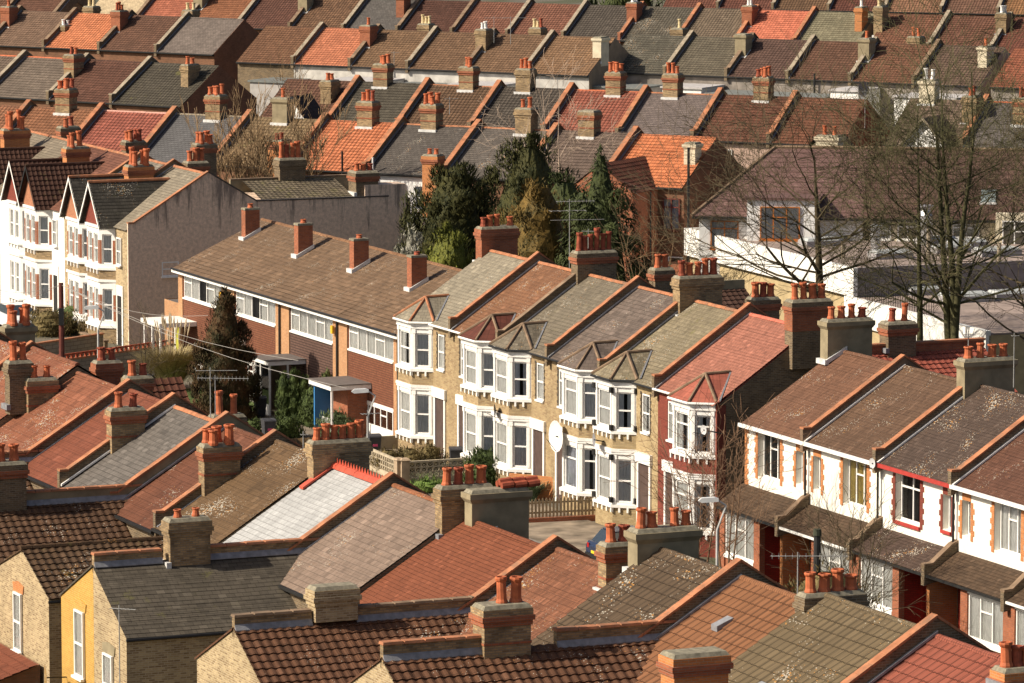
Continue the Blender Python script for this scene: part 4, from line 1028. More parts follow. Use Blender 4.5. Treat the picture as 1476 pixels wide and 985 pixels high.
# chimneys on the near terrace
def fch(key,a_,*q,**k):
    t,a0=FH[key];return chim_px(t,F_,a_,*q,a0,-FB,**k)
fch('c',-43.5,10,43,520,503,585,style='soot',n=2,th=.62,poth=.8)
fch('d',-43.2,37,79,545,525,608,style='band',n=2,th=.62)
fch('e',-31.7,157,205,588,563,660,style='band',n=2,th=.62)
fch('g',-20.5,290,342,640,615,722,style='band',n=5,th=.62,rows=2)
fch('i',-14.9,447,528,635,613,697,style='stock',n=6,th=.62,flash=False)
fch('j',-2.9,632,705,700,670,772,style='stock',n=4,th=.6,potr=.15)
o=fch('k',-1.9,675,757,706,705,785,style='rend',n=0,th=.62)
m=MB();bb,zz=F_.hita(690,705,-1.9)
for k in range(3):
    for j in range(3):
        m.tube((-1.9-(a[10]-.45)+(j-1)*.2,bb+FB+.75+k*.48,h(zz)+.09+(.1 if j==1 else 0)),(-1.9-(a[10]-.45)+(j-1)*.2,bb+FB+1.17+k*.48,h(zz)+.12+(.1 if j==1 else 0)),.12,.12,8)
m.build('loose_ridge_tile',DTER(),FH['k'][0])
fch('l',9.9,868,930,782,752,852,style='band',n=3,th=.6)
fch('m',12.5,912,1000,762,735,823,style='rend',n=5,th=.7,flash=True)
fch('n',23.6,1155,1240,860,828,915,style='soot',n=4,th=.55) if False else fch('o',23.75,1155,1240,855,828,915,style='soot',n=4,th=.55)
fch('p',36.6,1440,1490,962,930,985,style='orange',n=3,th=.7)
fch('i',-9.2,240,298,747,727,812,style='stock',n=2,th=.7,poth=.35,potr=.14)
fch('k',4.8,449,510,845,842,880,style='pale',n=0,th=.7,flash=False)
fch('m',18.25,686,755,868,828,942,style='band',n=3,th=.8) if False else None
t,a0=FH['m'];b0,zt=F_.hita(686,868,15.9);b1,_=F_.hita(753,868,15.9);_,zp=F_.hita(686,828,15.9)
b0,zt=F_.hita(686,870,18.0);b1,_=F_.hita(753,870,18.0);_,zp=F_.hita(686,828,18.0)
chimney(t,18.2-a0,b0+FB,b1+FB,h(6.9),h(zt),th=.85,n=3,style='band',poth=zp-zt+.1)
b0,zt=F_.hita(960,940,30.2);b1,_=F_.hita(1038,940,30.2)
t,a0=FH['o'];chimney(t,30.3-a0,b0+FB,b1+FB,h(7.5),h(zt),th=.85,n=0,style='orange')
t,a0=FH['f'];b0,zt=F_.hita(-50,668,-25.8);b1,_=F_.hita(33,668,-25.8);_,zp=F_.hita(0,640,-25.8)
chimney(t,-25.8-a0,b0+FB,b1+FB,h(5.2),h(zt),th=.8,n=4,style='soot',poth=zp-zt)
# stacks and dormer gables on the street side slope of the near terrace
def fstreet(key,xl,xr,yc,yp,zc,style,n,**k):
    t,a0=FH[key];P=F_.ab(un(xl,yc,zc));P2=F_.ab(un(xr,yc,zc));_,zp=F_.hita(xl,yp,P[0])
    chimney(t,P[0]-a0,P[1]+FB,P[1]+FB+k.pop('ln',1.1),h(5.5),h(zc),th=.6,n=n,style=style,poth=max(.4,zp-zc),**k)
fstreet('b',6,47,468,440,8.9,'rend',4,ln=1.3,rows=2)
fstreet('e',136,175,520,498,8.3,'red',2)
fstreet('f',180,215,542,518,8.2,'band',2)
fstreet('g',304,352,598,566,8.3,'soot',2,ln=1.3)
# street-side roofs that show beyond the ridge
def front_gable(key,x,y0,y1,zr,hw,rm):
    t,a0=FH[key]
    r=MB();sl=.9;ze=zr-hw*sl
    tiles(r,(x+hw,y0,h(ze)),(0,1,0),(-hw,0,zr-ze),y1-y0,math.hypot(hw,zr-ze),samp=3,**STY['roman'])
    r.poly([(x-hw,y1,h(ze)),(x-hw,y0,h(ze)),(x,y0,h(zr)),(x,y1,h(zr))]);r.poly([(x-hw,y1,h(ze)),(x,y1,h(zr)),(x+hw,y1,h(ze))])
    r.build('street_gable_roof',rm,t)
rg_=RM('dark_red_moss_roman','roman',(104,52,38),var=.15,moss=.3,orange=.5)
P=F_.ab(un(215,540,7.6));front_gable('f',P[0]-FH['f'][1]+.6,P[1]+FB-1,P[1]+FB+1.2,7.5,1.9,rg_)
P=F_.ab(un(400,634,7.2));front_gable('h',P[0]-FH['h'][1],P[1]+FB-1,P[1]+FB+1.6,7.2,1.6,RM('mossy_yellow_roman','roman',(110,84,44),var=.2,moss=.6))
# satellite dishes and brackets on the yellow wall
def dish_part(t,x,y,z,r,ang,mat,armto=None):
    m=dish(None,TR(x,y,z,ang),r);o=m.build('satellite_dish',mat,t)
    k=MB();k.tube((x,y,z),(armto or (x,y+.5,z-.1)),.025,.025,5);k.tube((x,y,z-r),(x-.35*math.sin(ang),y-.35*math.cos(ang),z-.1),.015,.015,4);k.build('dish_bracket',BLACK(),o)
t,a0=FH['i']
dg=plain('dish_grey',(.45,.42,.40),.5,.15,3);dd=plain('dark_dish',(.13,.11,.09),.6,.3,3)
dish_part(t,-10.5-a0,-12.3+FB,h(1.75),.34,.35,dg,(-9.6-a0,-11+FB,h(1.5)))
dish_part(t,-11.9-a0,-11.9+FB,h(2.1),.45,-.35,WHITE(),(-12.2-a0,-11+FB,h(2.0)))
antenna(*F_.w(-4.2,-11.8),3.0,2.9,'rusty pole aerial with a short comb in front of the charcoal slate wing',rz=-.3,n=7,ln=.9)

t,a0=FH['h']
m=MB();m.tube((-20.9-a0,-10.9+FB,0),(-20.9-a0,-10.9+FB,h(6.0)),.09,.09,8);m.build('soil_pipe',plain('rust_pipe',(.13,.04,.03),.7,.3,3),t)
m=MB();m.prism([(-5,0),(-1.3,0),(-1.3,h(1.9)),(-5,h(.7))],-21.6-a0,-15.3-a0);m.T=Matrix.Translation((0,-10.9+FB+1.25,0));m.v=[p+Vector((0,-10.9+FB+1.25,0)) for p in m.v];o=m.build('rear_lean_to',BROB(),t)
m=MB();tiles(m,(-21.7-a0,-10.9+FB-3.9,h(.72)),(1,0,0),(0,3.7,1.2),6.6,3.9,samp=4,**STY['pan']);m.build('lean_to_roof',rB,o)
# ------------------------------------------------------------------ far rows of terraces
def far_house(fr,a0,a1,label,group,rm,sty,par='stone',ch=(),back=None,ridge=None,dz=0.,flash=True,gable=None,ze_=5.70,zr_=8.42,hi=.42,samp=2,b0=-4.65,parfoot=.6):
    W=a1-a0;t=thing('terraced_house',label,'house',fr.w(a0,b0),fr.az,group)
    ze,zr,yr,D=h(ze_+dz),h(zr_+dz),-b0,-b0*2
    m=MB();m.prism([(.0,0),(D,0),(D,ze-.06),(yr,zr-.08),(.0,ze-.06)],.006,W-.006);m.build('wall',back or BROB(),t)
    mainroof(t,W,yr,D,ze,zr,sty,rm,oh=.25,samp=samp,ridge=ridge,ridger=.10)
    gutter(t,W,ze,y=-.33)
    if par:
        c,wl={'stone':(STONE(),SOOT()),'tile':(COPE(),REDB()),'dark':(COPD(),SOOT()),'red':(COPE(),SOOT())}[par]
        parapet(t,W,0,[(-.25,ze-.12),(yr,zr),(D,ze)],h=hi,th=.26,cope=c,wall=wl,flash=flash,foot=parfoot)
    if gable:
        m=MB();m.prism([(0,0),(D,0),(D,ze-.02),(yr,zr+.02),(0,ze-.02)],W,W+.03);m.build('gable_wall',gable,t)
    for c in ch:
        kind,xf,style,n,pot=c[:5];rest=c[5] if len(c)>5 else {}
        if kind=='mid': 
            x=W*xf;chimney(t,x,yr-.55,yr+.45,zr-.75,zr+1.45+rest.get('dz',0),th=1.15,n=n,style=style,pot=pot,poth=.72,rows=2 if n>3 else 1,fz=zr-.34)
        elif kind=='party': chimney(t,W*xf,yr-2.3,yr-1.05,zr-1.75,zr+.55+rest.get('dz',0),th=rest.get('th',1.0),n=n,style=style,pot=pot,poth=.72,rows=2 if n>3 else 1)
        elif kind=='pl': chimney(t,W*xf,yr-2.6,yr-1.2,zr-2.2,zr+.25+rest.get('dz',0),th=rest.get('th',.85),n=n,style=style,pot=pot,poth=.6)
        elif kind=='back': chimney(t,W*xf,D+1.5,D+2.6,h(3),zr+rest.get('dz',.25),th=1.1,n=n,style=style,pot=pot,poth=.75)
    return t
def fwin(t,x0,x1,z0,z1,style='sash',curt='net',frame=None,y=-.12,fr_=True):
    return window(t,TR(0,y),x0,x1,h(z0),h(z1),style,curt=curt,far=False,frame=frame)
GA='first row of houses beyond the conifers'
pa=[-33.3,-27.4,-21.5,-15.5,-9.6,-3.6,2.3,8.15,14,19.8,25.6,31.4]
def FM(n,rgb,sty='pan',**k): return RM('far_'+n,sty,rgb,**dict(dict(var=.2,blotch=.26,dark=.3,gain=1.15,ms=.03 if sty=='pan' else .014,patch=.6),**k))
far_house(A_,pa[0],pa[1],'rust brown roof house cut by the left edge, first row beyond the gabled bays',GA,FM('rust_a',(150,92,70)),'pan','red')
far_house(A_,pa[1],pa[2],'rust brown roof house at the left edge just above the red brick pot stack',GA,FM('rust_a',(150,92,70)),'pan','red')
far_house(A_,pa[2],pa[3],'rust brown roof house with a banded stock brick stack on its ridge',GA,FM('rust_b',(148,90,66)),'pan','red',[('mid',.52,'band',4,'terr')])
far_house(A_,pa[3],pa[4],'raspberry red roof house with a pinkish pale ridge line',GA,FM('rasp',(158,78,70),blotch=.12),'pan','red',ridge=plain('pink_ridge',(.55,.30,.24),.8,.2,3))
far_house(A_,pa[4],pa[5],'smooth blue grey roof house with a red topped stack on the ridge',GA,FM('blueslate',(96,96,100),'slate',var=.06,blotch=.1),'slate','red',[('mid',.56,'band',4,'terr')],ridge=STONE())
far_house(A_,pa[5],pa[6],'mossy tan roof house behind a big twiggy shrub, square rendered stack on its ridge',GA,FM('mossytan',(136,112,78),moss=.55),'pan','red',[('mid',.45,'rend',1,'terr')])
A5=far_house(A_,pa[6],pa[7],'bright orange pantile house standing left of the white rear wall',GA,FM('orange_a',(198,104,68),blotch=.14),'pan','red',[('mid',.57,'band',3,'terr')],back=BROB())
A6=far_house(A_,pa[7],pa[8],'white walled house with dark slate roof and yellow curtained sash',GA,FM('dslate',(90,84,80),'slate',lichen=.1),'slate','red',[('mid',.40,'band',4,'terr')],back=plain('white_rear_wall',(.74,.74,.72),.9,.08,3),ridge=COPE())
A7=far_house(A_,pa[8],pa[9],'slate roofed brick house between the two large dark conifers',GA,FM('dslate2',(100,93,88),'slate',lichen=.15),'slate','red',[('mid',.62,'stock',2,'terr')],back=BROB(),ridge=COPE())
far_house(A_,pa[9],pa[10],'brownish mauve tiled house directly behind the white stemmed birch',GA,FM('mauveb',(112,94,84)),'pan','red',[('mid',.42,'band',0,'terr')],back=BROB())
A9=far_house(A_,pa[10],pa[11],'detached end house with vivid orange pantiles and a dark brick gable end',GA,FM('vivid',(206,108,66),blotch=.1),'pan',None,[],back=BROB(),gable=brick('gable_brown_brick',(.28,.12,.07),(.2,.09,.05),(.16,.10,.07),.4))
for x,sc in ((1.9,'yel'),(3.7,'dark')): fwin(A6,x,x+1.15,3.3,4.9,'sash',sc)
fwin(A7,1.0,2.1,3.3,4.9,'sash','dark');fwin(A7,1.0,2.1,.4,1.9,'sash','net')
m=MB();m.tube((.7,-.3,h(1)),(.7,-.3,h(6.6)),.07,.07,6);m.build('soil_pipe',WHITE(),A6)
m=MB();m.tube((4.2,-.25,0),(4.2,-.25,h(6.9)),.07,.07,6);m.build('soil_pipe',BLACK(),A5)
# rear lean-to below the white wall
m=MB();m.prism([(-3.6,0),(0,0),(0,h(2.6)),(-3.6,h(1.7))],.3,4.6);m.build('rear_extension',WHITE(),A6)
m=MB();m.prism([(-3.8,h(1.68)),(0,h(2.62)),(0,h(2.72)),(-3.8,h(1.78))],.2,4.7);m.build('extension_roof',plain('grey_felt',(.13,.11,.10),.9,.2,4),A6)
chimney(A6,5.7,-1.6,-.7,h(3),h(7.1),th=1.1,n=2,style='orange',pot='terr',poth=.5,flash=False)
chimney(A5,-.6,-.9,.4,h(5),h(7.5),th=1.1,n=2,style='orange',pot='dark',poth=.4,flash=False)
# rear wing of the end house
ar,br_,zr_=A_.hitp(930,224,8.42,.585)
x=ar-pa[10];y1=br_+4.65
gable_wing(A9,x,2.3,y1-6.2,y1+.4,h(zr_-.05),h(zr_-1.75),'pan',FM('wing_maroon',(112,58,44),blotch=.1),REDB(),samp=2)
m=MB();m.box(x+2.33,y1-6.2,0,x+2.36,y1-1,h(zr_-1.9));m.build('downpipe',BLACK(),A9) if False else None
m=MB();m.tube((x+2.45,y1-4.0,0),(x+2.45,y1-4.0,h(zr_-1.9)),.06,.06,6);m.tube((x+4.6,-.25,0),(x+4.6,-.25,h(8.2)),.09,.09,6);m.build('soil_pipe',BLACK(),A9)
wf=plain('red_brown_frame',(.16,.04,.03),.5,.2,4)
fwin(A9,x+2.7,x+3.9,2.9,4.9,'two','blue',wf);fwin(A9,x+3.1,x+4.1,-.4,1.2,'sash','dark',WHITE())
m=MB();m.box(x+1.9,-1.9,0,x+5,-.02,h(.9));m.build('rear_lean_to',REDB(),A9)
chimney(A9,5.2,2.0,2.9,h(6.2),h(8.3),th=.8,n=0,style='cream')
# second row
GB='second row of houses beyond the conifers'
pb=[-22,-15.9,-9.6,-3.2,3.1,9.4,15.9]
far_house(BL,pb[0],pb[1],'grey tiled house cut by the left edge in the second far row',GB,FM('greyb',(112,98,90)),'pan','stone',[('party',1.0,'stock',4,'terr')])
far_house(BL,pb[1],pb[2],'grey brown tiled house with an orange ridge, right of the leftmost stock brick stack',GB,FM('greybr',(116,98,84)),'pan','stone',ridge=TERR())
far_house(BL,pb[2],pb[3],'faded grey tiled house left of the maroon roof in the second far row',GB,FM('greyb2',(120,106,94)),'pan','stone',[('party',1.0,'band',2,'terr')],ridge=TERR())
far_house(BL,pb[3],pb[4],'maroon roof house with a sooty patch near its eaves',GB,FM('maroonb',(104,62,54)),'pan','stone')
Bx=far_house(BL,pb[4],pb[5]+.5,'charcoal green roof house with streaked pale stains and a dark gable end',GB,FM('charg',(82,76,64),moss=.2),'pan',None,[('pl',.80,'stock',2,'terr',{'th':.7})],gable=brick('gable_brown_brick',(.28,.12,.07),(.2,.09,.05),(.16,.10,.07),.4))
p=[-23.4,-17.5,-11.7,-5.85,0,5.85,11.7,17.5,23.0]
B0=far_house(B_,p[0],p[1],'maroon brown roof house with a white boarded gablet on its slope',GB,FM('marb2',(108,68,58)),'pan','red',[('pl',.78,'stock',2,'terr')])
far_house(B_,p[1],p[2],'dark olive grey roof house, second far row, above the orange pantile house',GB,FM('olgrey',(86,80,68)),'pan','red',[('mid',.37,'band',4,'terr')])
far_house(B_,p[2],p[3],'chocolate brown roof house with two thin aerials in the second far row',GB,FM('choc',(106,74,60)),'pan','red',[('mid',.58,'band',4,'terr')],ridge=COPE())
far_house(B_,p[3],p[4],'sooty grey brown roof house with a rendered foot to its stack',GB,FM('sootyb',(84,76,68)),'pan','red',[('mid',.37,'stock',3,'terr')])
far_house(B_,p[4],p[5],'brick red roof house seen through birch twigs in the second far row',GB,FM('bricked',(150,76,66)),'pan','red',[('mid',.6,'band',4,'terr')],ridge=TERR())
far_house(B_,p[5],p[6],'mauve grey slated house in the second far row',GB,FM('mauve',(112,100,98),'slate',blotch=.12),'slate','red',[('mid',.37,'band',3,'terr')],ridge=COPE())
B6=far_house(B_,p[6],p[7],'ruddy brown roof house with white base below its central stack',GB,FM('ruddy',(112,64,52)),'pan','red',[('mid',.58,'band',4,'terr')],back=plain('pinkish_render',(.42,.30,.24),.9,.2,3))
B7=far_house(B_,p[7],p[8],'russet roof end house with a grey dish on its shaded gable',GB,FM('russet',(122,70,54)),'pan',None,[],gable=REDB())
fwin(B6,1.2,3.0,3.4,5.0,'two','net')
ch=None
m=MB();o=None
dm=dish(None,TR(5.6,3.6,h(9.3),1.1),.5);dm.build('satellite_dish',plain('far_dish',(.22,.22,.23),.6,.1,2),B7)
# white boarded gablet on the maroon brown roof
P=B_.ab(un(420,160,7.0));x=P[0]-p[0];y=P[1]+4.65
m=MB();m.poly([(x-1.6,y,h(5.9)),(x+1.5,y,h(5.9)),(x,y,h(7.9))]);m.poly([(x-1.6,y+.02,h(5.9)),(x,y+.02,h(7.9)),(x+1.5,y+.02,h(5.9))]);m.build('gablet_front',WHITE(),B0)
m=MB();m.poly([(x+1.7,y-.25,h(5.8)),(x+1.7,y+3,h(5.8)),(x,y+3,h(8.05)),(x,y-.25,h(8.05))]);m.poly([(x-1.8,y+3,h(5.8)),(x-1.8,y-.25,h(5.8)),(x,y-.25,h(8.05)),(x,y+3,h(8.05))]);m.build('gablet_roof',FM('blackt',(60,50,48)),B0)
# houses at the right behind the bare trees
far_house(B_,26.2,31.9,'grey brown tiled house with a white triangular gablet, behind the bare trees',GB,FM('gb3',(118,98,84)),'pan','red',[('mid',.25,'cream',2,'white'),('party',.92,'stock',2,'terr')],dz=.2)
B8=bpy.context.scene.objects[COL.objects[-1].name]
far_house(B_,31.9,37.8,'slate roofed house behind the bare trees, second far row',GB,FM('gslate',(98,92,90),'slate'),'slate','red',[('party',.55,'band',3,'terr')],ridge=TERR(),dz=.2)
far_house(B_,37.8,43.6,'slate roofed house at the right edge, second far row',GB,FM('gslate2',(106,98,94),'slate'),'slate',None,[('party',.2,'band',3,'terr')],ridge=TERR(),dz=.2)
t=thing('gabled_house','low house with a big white triangular gable among the bare trees','house',B_.w(27.5,-6.5),B_.az,None)
m=MB();m.prismy([(0,0),(4.6,0),(4.6,h(5.2)),(2.3,h(7.7)),(0,h(5.2))],0,3);m.build('wall',WHITE(),t)
m=MB();m.poly([(5.0,-.3,h(4.85)),(5.0,3.5,h(4.85)),(2.3,3.5,h(7.9)),(2.3,-.3,h(7.9))]);m.poly([(-.4,3.5,h(4.85)),(-.4,-.3,h(4.85)),(2.3,-.3,h(7.9)),(2.3,3.5,h(7.9))]);m.build('roof',FM('gb3',(118,98,84)),t)
m=MB()
for s_ in(-1,1): m.prismy([(2.3+s_*2.7,h(4.75)),(2.3,h(7.75)),(2.3,h(7.98)),(2.3+s_*2.7,h(4.98))],-.36,-.3)
m.build('bargeboard',STONE(),t)
P=un(1178,190,9.0)
t=thing('gabled_house','cream gabled house with a squat stack peeping over the mauve hipped roof','house',(P[0]-2.2,P[1]+1),B_.az)
m=MB();m.prismy([(0,0),(4.6,0),(4.6,h(5.8)),(2.3,h(8.3)),(0,h(5.8))],0,5);m.build('wall',CREAM(),t)
m=MB();m.poly([(5.0,-.3,h(5.5)),(5.0,5,h(5.5)),(2.3,5,h(8.5)),(2.3,-.3,h(8.5))]);m.poly([(-.4,5,h(5.5)),(-.4,-.3,h(5.5)),(2.3,-.3,h(8.5)),(2.3,5,h(8.5))]);m.build('roof',FM('blackt',(60,50,48)),t)
chimney(t,3.6,-1.2,-.2,h(4),h(8.9),th=1.5,n=2,style='cream',flash=False)
# third row
GC='third row of houses beyond the conifers'
def row(fr,ps,items,G,**kk):
    for (a0,a1),it in zip(zip(ps,ps[1:]),items):
        if it is None: continue
        lab,rm,par,ch=it[:4];k=dict(it[4]) if len(it)>4 else {}
        sty=k.pop('sty','pan');kk2=dict(kk);kk2.update(k)
        far_house(fr,a0,a1,lab,G,rm,sty,par,ch,**kk2)
sh=brick('gable_brown_brick',(.28,.12,.07),(.2,.09,.05),(.16,.10,.07),.4)  # mixed brown brick of the far gable ends
row(CL,[-15.6,-9.4,-3.1,3.1,9.4,15.6],[
 ('brown roof house cut by the left edge in the third far row',FM('cb0',(120,74,58)),'dark',[('party',1.0,'red',1,'terr')]),
 ('taupe roof house at the left of the third far row, between two parapets',FM('cb1',(128,100,80)),'dark',[('back',.5,'stock',2,'buff')]),
 ('vivid orange roof house near the top left corner',FM('cb2',(206,112,76),blotch=.12),'dark',[('party',1.0,'red',3,'terr'),('pl',.05,'stock',2,'white',{'dz':-1.2})]),
 ('purple brown roof house right of the vivid orange one in the third far row',FM('cb3',(112,72,62)),'stone',[('back',.3,'stock',3,'buff')]),
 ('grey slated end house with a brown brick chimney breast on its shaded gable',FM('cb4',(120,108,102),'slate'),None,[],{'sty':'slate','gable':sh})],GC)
row(CM,[-17.1,-11.4,-5.7,0,5.7,11.4,17.4],[
 ('reddish brown roof house behind a leafless bush in the third far row',FM('cm0',(124,80,62)),'stone',[],{'back':SOOT()}),  # dark sooty brick here paints in the neighbouring gable's shade
 ('salmon orange roof house in the middle of the third far row',FM('cm1',(196,108,82)),'dark',[('party',1.0,'red',1,'terr')]),
 ('walnut brown roof house right of the salmon orange roof',FM('cm2',(126,90,72)),'stone',[('back',.15,'stock',3,'buff')]),
 ('cocoa brown roof house left of the two cream pots',FM('cm3',(122,86,70)),'dark',[('party',1.0,'stock',2,'white')]),
 ('cocoa brown roof house right of the two cream pots',FM('cm4',(124,88,72)),'stone',[('back',.1,'stock',3,'buff')]),
 ('pale brown roof end house with a cream chimney on its rendered gable',FM('cm5',(138,98,78)),None,[('pl',.94,'cream',0,'terr',{'th':.8})],{'gable':plain('brown_gable_render',(.26,.20,.14),.9,.2,2)})],GC,back=plain('grubby_white_wall',(.50,.48,.44),.9,.3,1.5))
row(CR,[-17.2,-11.4,-5.65,0,5.7,11.4,17.3,18.2,24],[
 ('green grey roof house freckled with white lichen in the third far row',FM('cr0',(96,92,80),lichen=.9),'stone',[('back',.2,'stock',1,'buff')]),
 ('moss grey roof house left of the pale rendered stack',FM('cr1',(106,98,82)),'dark',[('party',1.0,'rend',0,'terr')]),
 ('umber roof house right of the pale rendered stack',FM('cr2',(98,72,62),),'stone',[]),
 ('dark maroon roof house left of the grey rendered single pot stack',FM('cr3',(106,68,58)),'stone',[('party',1.0,'rend',1,'terr')]),
 ('maroon tiled house with one small white roof vent',FM('cr4',(120,74,60)),'dark',[('back',.1,'stock',2,'terr')]),
 ('dim brown roof end house with a pinkish chimney on its gable',FM('cr5',(104,82,68)),None,[('pl',.86,'pink',1,'terr',{'th':.8})],{'gable':plain('pink_gable_render',(.40,.28,.24),.9,.2,2)}),
 None,
 ('red roof house at the right edge in the third far row',FM('cr6',(146,76,58)),'stone',[])],GC,back=plain('grey_brown_wall',(.24,.21,.18),.9,.4,1.5))
# flat extensions behind the third row
for k,(fr_,a0_,a1_,z_,col) in enumerate([(CM,-5.4,-.4,4.75,'w'),(CM,.6,5.2,4.5,'g'),(CM,-13.2,-9.8,4.4,'g'),(CR,-16,-11.6,4.7,'g'),(CR,-9.5,-5.9,4.9,'w'),(CR,-5.4,5.2,4.5,'g'),(CR,5.9,8.4,5.2,'w'),(CR,11.6,17,4.9,'w'),(CM,6.5,10.9,4.8,'w')]):
    t=thing('extension','single storey flat roofed extension, '+['pale roofed, by a thin black pipe','grey felted, below the cocoa brown roofs','grey felted, beside the reddish brown roof','grey felted, below the lichen freckled roof','white walled, below the moss grey roof','long and grey, below the umber roof','white walled, below the dark maroon roof','white walled, behind the tree tops','white walled, left of the pale brown end roof'][k],'extension',fr_.w(a0_,-4.66-4.2),fr_.az,'flat roofed extensions between far rows')
    W=a1_-a0_
    m=MB();m.box(0,0,0,W,4.15,h(z_)-.15);m.build('wall',WHITE() if col=='w' else plain('pale_grey_wall',(.38,.36,.34),.9,.2,2),t)
    m=MB();m.box(-.15,-.15,h(z_)-.148,W+.15,4.1,h(z_));m.build('flat_roof',plain('pale_felt' if col=='w' else 'green_grey_felt',(.45,.43,.42) if col=='w' else (.17,.18,.17),.8,.2,2),t)
    if k in(0,5): 
        m=MB();m.tube((W*.75,3.9,h(z_)),(W*.75,3.9,h(z_)+1.6),.09,.09,6);m.build('vent_pipe',BLACK(),t)
# fourth row
GD='fourth row of houses beyond the conifers'
pd_=[-15.85-5.85*k for k in range(0,9)][::-1]
LB=[('brown roof house beside the pale slate roof in the fourth far row',FM('d0',(140,84,62)),'dark',[]),]
row(D_,[-68.6,-62.6],[('ochre slate roof house with a grey wall at its left, top row',FM('dtan',(196,176,140),'slate',dark=.6),'dark',[],{'sty':'slate'})],GD)
row(D_,[-62.6,-56.8,-50.95,-45.1,-39.25,-33.4,-27.55,-21.7,-15.85,-9.99,-4.1,1.75,7.5,13.6],[
 ('salmon red roof house left of the ochre rendered stack, fourth far row',FM('d1',(180,94,76)),'stone',[('party',1.0,'rend',0,'terr')]),
 ('burnt orange roof house with a white vent in the fourth far row',FM('d2',(152,88,62)),'stone',[]),
 ('dark plum roof house left of the rendered stack with brackets',FM('d3',(104,62,56)),'dark',[('party',1.0,'rend',0,'terr')]),
 ('brown roof house with pale gridded tile joints in the fourth far row',FM('d4',(118,80,64),var=.35),'stone',[]),
 ('flat grey slate roof house in the fourth far row',FM('d5',(96,92,90),'slate'),'dark',[('pl',.85,'red',1,'buff',{'dz':.5})],{'sty':'slate'}),
 ('dark maroon roof house beside two thin aerials at the top',FM('d6',(92,54,48)),'dark',[]),
 ('dusty red roof house with faint chalk marks in the fourth far row',FM('d7',(132,78,68)),'stone',[]),
 None,
 ('charcoal roof house in front of the dark tree at the top',FM('d8',(88,80,72)),'tile',[('party',1.0,'red',3,'white')]),
 ('charcoal roof house sprinkled with lichen at the top',FM('d9',(96,90,78),lichen=.5),'tile',[]),
 ('khaki brown roof house left of the brick stack with two cream pots',FM('d10',(118,102,84)),'tile',[('party',1.0,'red',2,'white')]),
 ('coral pink roof house at the top right',FM('d11',(206,104,84),blotch=.08),'tile',[]),
 ('sage grey roof end house with a slim orange brick stack',FM('d12',(132,126,100)),None,[('pl',.9,'orange',1,'white',{'th':.7,'dz':.5})],{'gable':plain('brown_gable_render',(.26,.20,.14),.9,.2,2)})],GD)
far_house(D_,-21.7,-15.85,'dusty red roof house joined to the charcoal ones in the fourth far row',GD,FM('d7',(132,78,68)),'pan','stone',[])
row(D_,[14.8,20.76,26.7,32.6],[
 ('chestnut roof house right of the stack with three mixed pots, top right',FM('d13',(122,74,60)),'stone',[('pl',.02,'stock',3,'buff',{'dz':.6})]),
 ('chestnut roof house with two small metal vents, top right',FM('d14',(112,68,58)),'stone',[('party',1.0,'stock',3,'white')]),
 ('dark red roof house in the top right corner',FM('d15',(116,62,54)),'stone',[])],GD)
DL=Fr(D_.w(2.9,0),-27.47)
row(DL,[-98.4,-92.6,-86.7,-80.85,-75.0],[
 ('orange red roof house in the top left corner',FM('e0',(190,100,72)),'dark',[]),
 ('slate grey roof house near the top left corner, left of the tan stack',FM('e1',(100,94,90),'slate'),'dark',[('pl',1.0,'stock',2,'terr',{'dz':0})],{'sty':'slate'}),
 ('russet brown roof house left of a thin dark parapet, top left',FM('e2',(114,70,58)),'dark',[]),
 ('russet brown roof end house beside the pale grey wall, top left',FM('e3',(110,68,58)),'dark',[],{'gable':STOCK()})],GD)
P=un(228,25,5);t=thing('grey_building','pale grey rendered building between two roofs at the top left','building',P,D_.az)
m=MB();m.box(0,3,0,9,9,h(12));m.build('wall',plain('pale_grey_render',(.42,.41,.42),.9,.1,1),t);m=MB();m.box(-.2,2.8,h(12),9.2,9.2,h(12.2));m.build('flat_roof',STONE(),t)
# fifth row, only its lower slopes in view
GE='fifth row of houses at the very top of the view'
E_=Fr(un(1117,12,5.7),-20)
els=['mottled brown roof house above the coral pink roof','maroon roof house with one dark vent at the top edge','olive stained brown roof house at the top edge','deep maroon roof house at the top edge, left of a dark gable','bright mottled brown roof house at the top edge','mauve brown roof house at the top right edge','tan roof house in the extreme top right corner']
cols=[(118,66,58),(112,62,56),(112,78,62),(108,58,52),(144,96,80),(120,80,72),(146,96,66)]
for k in range(7):
    far_house(E_,-12+5.9*k,-6.1+5.9*k,els[k],GE,FM('ee%d'%k,cols[k]),'pan','stone',[],b0=-4.65) if True else None
    o_=None
for o_ in [o for o in COL.objects if o.get('group')==GE]:
    x_,y_=o_.location.x,o_.location.y
    o_.location.x+=E_.v[0]*4.65;o_.location.y+=E_.v[1]*4.65
